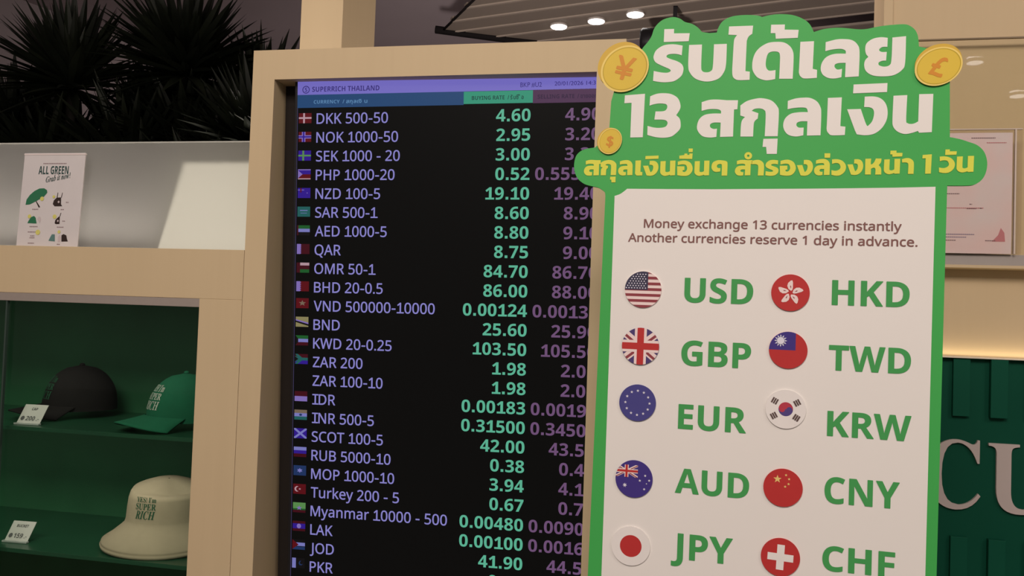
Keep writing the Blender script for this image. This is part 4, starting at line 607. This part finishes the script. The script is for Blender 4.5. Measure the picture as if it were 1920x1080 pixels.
# printed gold coins stuck on the heading
GOLD = mat('coin_yellow', [.68, .48, .05], .5, .25); GOLDD = mat('coin_edge_gold', [.62, .40, .05], .5, .25); GOLDR = mat('coin_rim_light', [.80, .60, .16], .5, .25); ORNG = mat('coin_symbol_orange', [.62, .25, .025], .5, .25); GROOVE = mat('coin_groove', [.48, .33, .02], .5, .25)
def coin(x, z, rx, rz, bx, bz, rot, sym, cap, sh, y):
    m = MB()
    back = circle(x + bx, z + bz, rx*.985, 48, rz*.985, rot)
    m.prism(back, y + .0006, .004, 1)
    m.prism(circle(x + bx*.5, z + bz*.5, rx*.99, 48, rz*.99, rot), y + .0004, y + .0010, 1)
    m.flat(circle(x, z, rx, 48, rz, rot), y, 2)
    m.flat(circle(x + rx*.01, z, rx*.925, 48, rz*.925, rot), y - .0001, 4)
    m.flat(circle(x + .0002, z - .0002, rx*.885, 48, rz*.885, rot), y - .0002, 0)
    s = MB(); text(s, sym, 'plain', 0, -cap/2, 0, cap, center=True, bold=cap*.03)
    for i_, f_ in enumerate(s.f): pass
    c_, s_ = math.cos(sh), math.sin(sh)
    m.add([(x + v[0]*c_ - v[2]*s_, y - .0004 + v[1], z + v[0]*s_ + v[2]*c_) for v in s.v], s.f, 3)
    m.build('coin_emblem', [GOLD, GOLDD, GOLDR, ORNG, GROOVE], BRD)
coin(-.0379, .4666, .0415, .0372, -.0061, .0069, R(42), '¥', .036, R(-14), -.0034)
coin(.4382, .4545, .0345, .0285, -.0003, .0055, R(28), '£', .029, R(-20), -.0034)
coin(-.0573, .3457, .0192, .0222, -.0024, .0010, R(-20), '$', .016, R(-6), -.0034)
m = MB(); m.box(.12, .26, TH, TH + .004, -1.39, -.2); m.prism([(.12, -1.39), (.26, -1.39), (.26, -1.375), (.12, -1.375)], TH, .30); m.build('rear_support', GREENB, BRD)

# ---------------------------------------------------------------- left display case
t = thing('display_case', 'pale wooden display case with green lining showing caps for sale', 'display case', (-1.6, 1.76, 0))
CX = -1.6
def lx(x): return x - CX
m = MB(); m.box(lx(-2.6), lx(-0.9862), 0, .018, 1.4665, 1.5795, 0, .001); m.box(lx(-2.6), lx(-.9862), .018, .42, 1.545, 1.579, 0); m.build('header_panel', WOOD, t)
m = MB(); m.box(lx(-1.0925), lx(-0.9862), 0, .42, 0, 1.4665, 0, .001); m.build('end_panel', WOOD, t)
m = MB(); m.box(lx(-2.62), lx(-2.6), 0, .42, 0, 1.579, 0); m.build('end_panel', WOOD, t)
m = MB(); m.box(lx(-2.6), lx(-1.0925), .001, .03, 1.447, 1.4665, 0, .001); m.build('sliding_track', STEEL, t)
m = MB(); m.box(lx(-2.6), lx(-1.0925), .40, .42, .3, 1.545, 0); m.build('back_lining', GREENP, t)
m = MB(); m.box(lx(-1.101), lx(-1.0927), .035, .40, .3, 1.545, 0); m.build('side_lining', GREENP, t)
m = MB(); m.box(lx(-2.6), lx(-1.0925), 0, .40, 0, .3, 0); m.build('plinth', WOOD, t)
SHG = mat('dark_green_shelf', [.012, .06, .03], .3, .4, .2, 8)
for z, y0 in ((1.142, .045), (.847, .045)):
    m = MB(); m.box(lx(-2.59), lx(-1.102), y0, .399, z - .010, z, 0, .001); m.build('shelf', SHG, t)
CASEG = glass('case_glass', (.93, .97, .94), .015, .35)
EDGEG = mat('polished_glass_edge', [.03, .05, .04], .2, .5)
m = MB(); m.box(lx(-2.0), lx(-1.094), .016, .0165, .31, 1.447, 0); m.build('glass_door', CASEG, t)
m = MB(); m.box(lx(-2.6), lx(-1.6085), .007, .0075, .31, 1.447, 0); m.box(lx(-1.6085), lx(-1.604), .004, .011, .31, 1.447, 1); m.build('glass_door', [CASEG, EDGEG], t)

glow_face = emit('added_white_glow', (238, 226, 206), 2.6)
# frosted glass pane over the case, and a white box behind it, its glow added for the bright patch
FROST = frosted('frosted_glass')
m = MB(); m.box(-2.6, -.9858, 1.83, 1.8302, 1.5790, 1.8395, 0); m.box(-2.6, -.9858, 1.8285, 1.8325, 1.8395, 1.8425, 1)
tag(m.build('frosted_pane', [FROST, mat('bright_glass_edge', [.5, .5, .46], .3, .4)]), 'frosted glass pane standing on the wooden display case below the plants', 'glass pane')
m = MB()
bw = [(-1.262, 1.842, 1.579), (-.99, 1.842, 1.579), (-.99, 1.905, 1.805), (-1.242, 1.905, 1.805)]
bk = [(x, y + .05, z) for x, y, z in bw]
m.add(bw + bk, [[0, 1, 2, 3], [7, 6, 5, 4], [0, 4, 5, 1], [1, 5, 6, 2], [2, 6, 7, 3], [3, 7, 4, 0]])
tag(m.build('added_glow_box', glow_face), 'white box with an added glow, seen blurred through the frosted glass next to the screen kiosk', 'added glow box')

# product sign in front of the frosted pane
t = thing('product_sign', 'small white sign headed ALL GREEN leaning on the frosted glass', 'sign', (-1.527, 1.79, 1.5792), (R(-3), 0, 0))
m = MB(); m.box(-.0855, .0855, 0, .003, 0, .232, 0, .0006); m.build('card', PAPER, t)
m = MB(); m.box(-.0862, .0862, -.001, .0045, .2272, .2302, 0); m.build('acrylic_edge', mat('pale_acrylic_edge', [.75, .66, .64], .2, .5), t)
DT = mat('sign_dark_teal', [.03, .07, .065], .6, .2); MG = mat('sign_umbrella_green', [.03, .16, .08], .6, .2); BK = mat('sign_black', [.035, .022, .02], .6, .2); YB = mat('sign_yellow_dot', [.62, .58, .16], .6, .2); GR = mat('sign_grey_text', [.30, .22, .23], .6, .2); TL = mat('sign_teal_cap', [.10, .20, .19], .6, .2); PB = mat('sign_pale_bag', [.55, .47, .48], .6, .2)
pxs = .1665/622; sx_ = lambda x: (x - 393)*pxs; sz_ = lambda y: .004 + (1040 - y)*pxs*.95   # photo crop to sign metres
y_ = -.0006
m = MB(); text(m, 'ALL GREEN', 'sansb', sx_(240), sz_(350), y_, (350-272)*pxs*.95, width=(552-240)*pxs); m.build('sign_title', DT, t)
m = MB(); text(m, 'Grab it now!', 'serifbi', sx_(325), sz_(432), y_, 52*pxs, width=(580-325)*pxs*.98)
o = m.build('sign_script', DT, t); 
for v in o.data.vertices: v.co.z += (v.co.x - sx_(325))*.17
P_ = lambda s: [(sx_(float(a.split(',')[0])), sz_(float(a.split(',')[1]))) for a in s.split()]
m = MB()
m.flat(P_('135,650 140,600 170,555 215,515 265,490 315,488 345,505 352,530 320,570 240,615 180,645'), y_, 0)
m.flat(P_('238,615 246,612 283,660 290,672 275,675'), y_, 1); m.flat(P_('172,828 185,800 205,770 235,757 255,775 262,805 270,830'), y_, 0)
m.build('umbrella_picture', [MG, BK], t)
m = MB()
m.flat(P_('420,640 428,605 455,578 500,575 505,640 520,660 440,662'), y_, 0); m.flat(P_('468,620 480,606 492,620 480,632'), y_ - .0002, 1)
m.flat(P_('455,578 460,530 466,530 463,578'), y_, 0); m.flat(P_('500,576 508,530 513,530 507,577'), y_, 0)
m.flat(P_('458,825 462,795 485,770 505,755 508,832 470,834'), y_, 0); m.flat(P_('478,803 490,790 500,803 490,815'), y_ - .0002, 1); m.flat(P_('503,757 510,725 516,725 510,758'), y_, 0)
m.build('bag_picture', [BK, PB], t)
m = MB()
m.flat(P_('272,790 285,760 305,770 312,800 300,822'), y_, 2)
m.flat(P_('410,995 425,960 440,932 470,932 476,1000'), y_, 0); m.flat(P_('540,940 560,928 590,940 600,975 612,998 545,1000'), y_, 1); m.flat(P_('505,960 520,930 535,960 532,1005 508,1005'), y_, 2)
m.build('cap_picture', [TL, BK, PB], t)
m = MB()
for x, z, r in ((303, 590, 20), (425, 570, 14), (188, 762, 18), (452, 762, 20), (292, 915, 24), (512, 908, 15)): m.flat(circle(sx_(x), sz_(z), r*pxs, 14), y_ - .0004)
m.build('price_dot', YB, t)
m = MB()
for x0_, x1_, z_ in ((282, 525, 246), (210, 272, 692), (508, 540, 692), (198, 282, 860), (484, 552, 862), (196, 260, 1020), (500, 530, 1026), (185, 275, 912), (215, 258, 950), (210, 262, 968), (555, 582, 622), (535, 562, 803)):
    x = x0_
    while x < x1_: m.rect(sx_(x), sx_(min(x + 14, x1_)), sz_(z_ + 5), sz_(z_ - 4), y_); x += 18
m.build('caption_text', GR, t)

# ---------------------------------------------------------------- caps and hats in the case
def crown_point(a, e, rx, ry, h, bulge=.86):
    """ellipsoidal crown: azimuth a, rise e 0..1"""
    s = math.sqrt(max(0, 1 - e**2.4)); return Vector((rx*math.cos(a)*s, ry*math.sin(a)*s, h*e))
def make_cap(label, loc, az, fabric, ink, group):
    t = thing('baseball_cap', label, 'cap', loc, (0, 0, az), group)
    rx, ry, h, zb = .094, .080, .118, .020
    m = MB(); N, M = 48, 14; vs = []
    for j in range(M + 1):
        e = (j/M)**.9
        for i in range(N):
            a = 2*PI*i/N; p = crown_point(a, e, rx, ry, h)
            k = 1 + .006*math.cos(6*a)*(1 - e); vs.append((p.x*k, p.y*k, p.z + zb))
    fs = [[j*N+i, j*N+(i+1) % N, (j+1)*N+(i+1) % N, (j+1)*N+i] for j in range(M) for i in range(N)]
    m.add(vs, fs, 0, True); m.build('crown', fabric, t)
    m = MB(); N2, M2 = 24, 8; top, bot = [], []
    for j in range(M2 + 1):
        s = j/M2
        for i in range(N2 + 1):
            a = -1.12 + 2.24*i/N2; ext = .078*s*(math.cos(a*.95)**.6)
            x, y = (rx + .001)*math.cos(a) + ext, (ry + .001)*math.sin(a)*(1 + .12*s)
            z = zb + .010 - .020*s*.5 - .21*y*y/.08*(0.25 + s) + .005
            top.append((x, y, z + .0016)); bot.append((x, y, z - .0016))
    W = N2 + 1; n = len(top); fs = []
    for j in range(M2):
        for i in range(N2):
            q = [j*W+i, (j+1)*W+i, (j+1)*W+i+1, j*W+i+1]; fs.append(q); fs.append([k + n for k in q[::-1]])
    for i in range(N2): fs.append([M2*W+i, M2*W+i+n, M2*W+i+1+n, M2*W+i+1])
    for j in range(M2):
        fs.append([j*W, j*W+n, (j+1)*W+n, (j+1)*W]); fs.append([j*W+N2, (j+1)*W+N2, (j+1)*W+N2+n, j*W+N2+n])
    m.add(top + bot, fs, 0, True); m.build('visor', fabric, t)
    m = MB(); m.tube([(0, 0, h + zb - .002), (0, 0, h + zb + .002), (0, 0, h + zb + .005)], [.007, .007, .003], 12); m.build('top_button', fabric, t)
    m = MB()
    def fn(u, w):
        e = min(.98, (w)/h); a = u/rx
        p = crown_point(-a*1.05, e, rx, ry, h); p = p*1.012
        return (p.x, p.y, p.z + zb)
    # seen from the front the text reads left to right
    def put(s, z, cap, w, st): text(m, s, st, 0, z, 0, cap, width=w, center=True, fn=lambda u, ww: fn(-u, ww))
    put("YES! I'm", .074, .0150, .062, 'serifb'); put('SUPER', .055, .0150, .062, 'serifb'); put('RICH', .031, .0200, .062, 'serifbi')
    m.build('front_lettering', ink, t)
    return t
FGREEN = mat('green_cap_cotton', [.012, .105, .055], .85, .1, .12, 60, bump=.2)
FBLACK = mat('black_cap_cotton', [.010, .009, .009], .85, .1, .15, 60, bump=.2)
FCREAM = mat('cream_hat_cotton', [.36, .30, .21], .9, .1, .06, 60, bump=.2)
INKW = mat('white_thread', [.42, .46, .40], .8, .1); INKG = mat('green_thread', [.02, .085, .045], .8, .1); INKD = mat('dim_green_thread', [.02, .085, .045], .8, .1)
make_cap('bright green cap with white lettering, on the upper case shelf beside the wooden end', (-1.236, 1.95, 1.142), R(243), FGREEN, INKW, 'caps on the upper shelf')
make_cap('black cap with green lettering, behind the upper price tag', (-1.600, 2.03, 1.142), R(240), FBLACK, INKD, 'caps on the upper shelf')

t = thing('bucket_hat', 'cream bucket hat with green lettering on the lower case shelf', 'hat', (-1.274, 1.955, .847), (0, 0, 0))
t.scale = (1.0, 1.0, .95)
prof = [(.1480, .012), (.1490, .016), (.1470, .021), (.130, .035), (.112, .052), (.098, .066), (.0960, .074), (.0950, .080), (.0935, .105), (.091, .130), (.087, .146), (.083, .1515), (.070, .158), (.045, .168), (.02, .174), (.002, .175)]
prof = [(.145, .004), (.148, .004), (.150, .012), (.1465, .0135), (.1480, .016)] + prof[2:]
def hat_r(a, r, z):
    k = 1 + .018*math.sin(2*a + .5)*(r/.15) + .008*math.sin(5*a)
    dz = 0
    if z > .15: dz = .010*math.cos(a - 2.2)*(r/.085) - .012*math.exp(-((r*math.cos(a) - .045)**2 + (r*math.sin(a) + .03)**2)/.0012)
    if r > .12: dz = .004*math.sin(2*a + 1)*(r - .12)/.03
    return (r*k*math.cos(a), r*k*math.sin(a), z + dz)
m = MB(); N = 72; vs = []
low = [p for p in prof if p[1] <= .0745]; hi = [p for p in prof if p[1] >= .0735]
def lathe(mb, pr):
    vs = [hat_r(2*PI*i/N, r, z) for r, z in pr for i in range(N)]
    mb.add(vs, [[j*N+i, j*N+(i+1) % N, (j+1)*N+(i+1) % N, (j+1)*N+i] for j in range(len(pr)-1) for i in range(N)], 0, True)
m = MB(); lathe(m, low); m.build('brim', FCREAM, t)
m = MB(); lathe(m, hi); m.build('crown', FCREAM, t)
m = MB()
A0 = math.atan2(-1.955, 1.252) - R(33)          # faces a little left of the viewer
def hfn(u, w):
    a = A0 + u/.093; r = .0953 - (w - .080)*.075
    p = hat_r(a, r*1.012, w); return p
def hput(s, z, cap, w, st): text(m, s, st, 0, z, 0, cap, width=w, center=True, fn=hfn)
hput("YES! I'm", .1295, .0120, .053, 'serifb'); hput('SUPER', .1105, .0150, .054, 'serifb'); hput('RICH', .0870, .0200, .052, 'serifbi')
m.build('front_lettering', INKG, t)

TAGP = mat('tag_card', [.50, .49, .46], .6, .2); TAGI = mat('tag_ink', [.10, .10, .10], .7, .1)
def price_tag(label, loc, top, price, rz):
    t = thing('price_tag', label, 'price tag', loc, (0, 0, rz), 'price tags in the display case')
    m = MB(); w, h = .031, .047
    vs = [(-w, 0, 0), (w, 0, 0), (w + .008, .022, h), (-w + .008, .022, h)]
    m.add(vs + [(x, y + .0012, z) for x, y, z in vs], [[0, 1, 2, 3], [7, 6, 5, 4], [0, 4, 5, 1], [1, 5, 6, 2], [2, 6, 7, 3], [3, 7, 4, 0]]); m.build('card', TAGP, t)
    fn = lambda u, ww: (u + .008*ww/h, .022*ww/h - .0008, ww)
    m = MB(); text(m, top, 'sansb', .0, .034, 0, .006, center=True, fn=fn); text(m, price[2:], 'sansb', -.012, .010, 0, .010, width=.024, fn=fn); text(m, '.-', 'sansb', .017, .010, 0, .008, fn=fn); m.add([fn(u, w_) for u, w_ in circle(-.021, .015, .005, 16)], [list(range(16))]); m.build('printed_price', TAGI, t)
    m = MB(); m.box(-w - .002, w + .003, -.006, .004, -.0, .004, 0, .0006); m.build('acrylic_foot', mat('tag_acrylic', [.36, .38, .36], .15, .5), t)
price_tag('white price tag on the upper case shelf in front of the black cap', (-1.590, 1.832, 1.1425), 'CAP', '฿ 200', R(4))
price_tag('white price tag on the lower case shelf, left of the bucket hat', (-1.622, 1.85, .8475), 'BUCKET', '฿ 159', R(4))

# ---------------------------------------------------------------- right side: counter wall
m = MB(); m.box(.475, .497, 2.335, 2.46, 0, 4.75, 0, .001); m.box(.4985, 3.2, 2.35, 2.45, 1.38, 4.75, 0, 0); m.box(.4985, 3.2, 2.36, 2.45, 0, 1.38, 0); struct(m.build('wall_right', WOODW))
COUNTG = glass('counter_glass', (.975, .975, .95), .012, 1.0)
m = MB(); m.box(.4985, 3.0, 2.3195, 2.32, 1.645, 2.19, 0); m.box(.4985, 3.0, 2.316, 2.324, 2.19, 2.1935, 1)
tag(m.build('counter_glass', [COUNTG, mat('brown_glass_edge', [.20, .14, .08], .3, .4)]), 'clear glass screen mirroring lamps in front of the pale wood wall', 'glass pane')
m = MB(); m.box(.4985, 3.0, 2.30, 2.3498, 1.618, 1.645, 0, .001); m.box(.4985, 3.0, 2.296, 2.3498, 1.6105, 1.618, 1, .001)
tag(m.build('glass_ledge', [mat('grey_ledge', [.36, .32, .30], .45, .3), WOODW]), 'narrow grey ledge under the glass and the pink certificate', 'ledge')
t = thing('certificate', 'pale pink certificate in a clear holder on the grey ledge', 'certificate', (.655, 2.29, 1.646))
def cert_mat():
    m = bpy.data.materials.new('pink_certificate_paper'); m.use_nodes = True; nt = m.node_tree; p = nt.nodes['Principled BSDF']
    tc = nt.nodes.new('ShaderNodeTexCoord'); n = nt.nodes.new('ShaderNodeTexNoise'); n.inputs['Scale'].default_value = 7
    r = nt.nodes.new('ShaderNodeValToRGB'); r.color_ramp.elements[0].color = (.74, .58, .57, 1); r.color_ramp.elements[1].color = (.70, .63, .63, 1); r.color_ramp.elements[0].position = .4; r.color_ramp.elements[1].position = .6
    nt.links.new(tc.outputs['Object'], n.inputs['Vector']); nt.links.new(n.outputs['Fac'], r.inputs[0]); nt.links.new(r.outputs[0], p.inputs['Base Color']); p.inputs['Roughness'].default_value = .5
    return m
m = MB(); m.box(-.118, .114, 0, .0015, 0, .300, 0); m.build('paper', cert_mat(), t)
INK1 = mat('cert_grey_ink', [.20, .13, .14], .6, .2); INK2 = mat('cert_violet_ink', [.24, .19, .30], .6, .2); INK3 = mat('cert_pink_seal', [.55, .22, .24], .6, .2)
m = MB()
for x0_, x1_, z, k in ((.02, .075, .287, 0), (.055, .10, .275, 2), (.012, .028, .180, 0), (-.035, -.005, .148, 0), (.018, .024, .122, 0), (.012, .034, .111, 0), (.042, .046, .112, 0), (-.04, .03, .047, 1), (-.04, .012, .040, 1), (-.04, -.012, .032, 0), (.055, .078, .032, 0), (-.05, .05, .1125, 2)):
    x = x0_
    while x < x1_: m.rect(x, min(x + .004, x1_), z - .0011, z + .0011, -.0005, k); x += .0048
m.flat([(.070, .030), (.100, .030), (.098, .052), (.090, .064), (.084, .046)], -.0004, 2)
m.build('printed_lines', [INK1, INK2, INK3], t)
m = MB(); m.box(-.128, .1345, -.0045, -.004, 0, .307, 0); m.box(-.128, .1345, -.0048, .0035, .3070, .3095, 1); m.box(.118, .1215, -.0046, .0035, 0, .307, 1); m.build('acrylic_holder', [glass('holder_acrylic', (.97, .95, .94), .02, .6), mat('bright_acrylic_edge', [.62, .52, .46], .12, .6)], t)

t = thing('counter_sign', 'dark green ribbed sign panel with large pale serif letters', 'sign', (.70, 2.32, 0))
SG = mat('sign_deep_green', [.004, .064, .037], .5, .1, .15, 4); SGB = mat('sign_block_green', [.005, .072, .042], .5, .1, .15, 4)
TOPL = mat('cream_top_edge', [.80, .70, .56], .4, .3)
m = MB(); m.box(-.21, 1.6, 0, .028, 0.02, 1.3865, 0); m.build('panel', SG, t)
m = MB(); m.box(-.21, 1.6, -.018, .03, 1.3865, 1.3900, 0, .0008); m.build('top_edge', TOPL, t)
m = MB()
for i in range(-2, 16):
    x = -.0515 + i*.0848; d = .012 + .004*(i % 2)
    for za, zb in ((1.2425, 1.3860), (.70, .946)):
        m = MB(); m.box(x, x + .039, -d, 0, za, zb, 0, .0012); m.build('relief_block', SGB, t)
LET = mat('pale_metal_letter', [.50, .42, .40], .4, .3)
def letter(ch, x0_, w, z, cap):
    V, F, adv, c = layout(ch, 'serifb'); ys = [v[1] for v in V]; xs = [v[0] for v in V]
    s = MB(); k = cap/c; kx = w/(max(xs) - min(xs))
    pts = [((v[0] - min(xs))*kx + x0_, v[1]*k + z) for v in V]
    s.add([(x, -.008, zz) for x, zz in pts], F); s.add([(x, -.0005, zz) for x, zz in pts], [f[::-1] for f in F])
    cnt = {}
    for f in F:
        for a, b in zip(f, f[1:] + f[:1]): cnt[(a, b)] = 1
    n = len(pts); sd = [[b, a, a + n, b + n] for (a, b) in cnt if (b, a) not in cnt]
    s.add([(x, -.008, zz) for x, zz in pts] + [(x, -.0005, zz) for x, zz in pts], sd)
    s.build('raised_letter', LET, t)
letter('C', .592 - .70, .124, 1.0155, .1655)
letter('U', .733 - .70, .142, 1.0145, .1655)
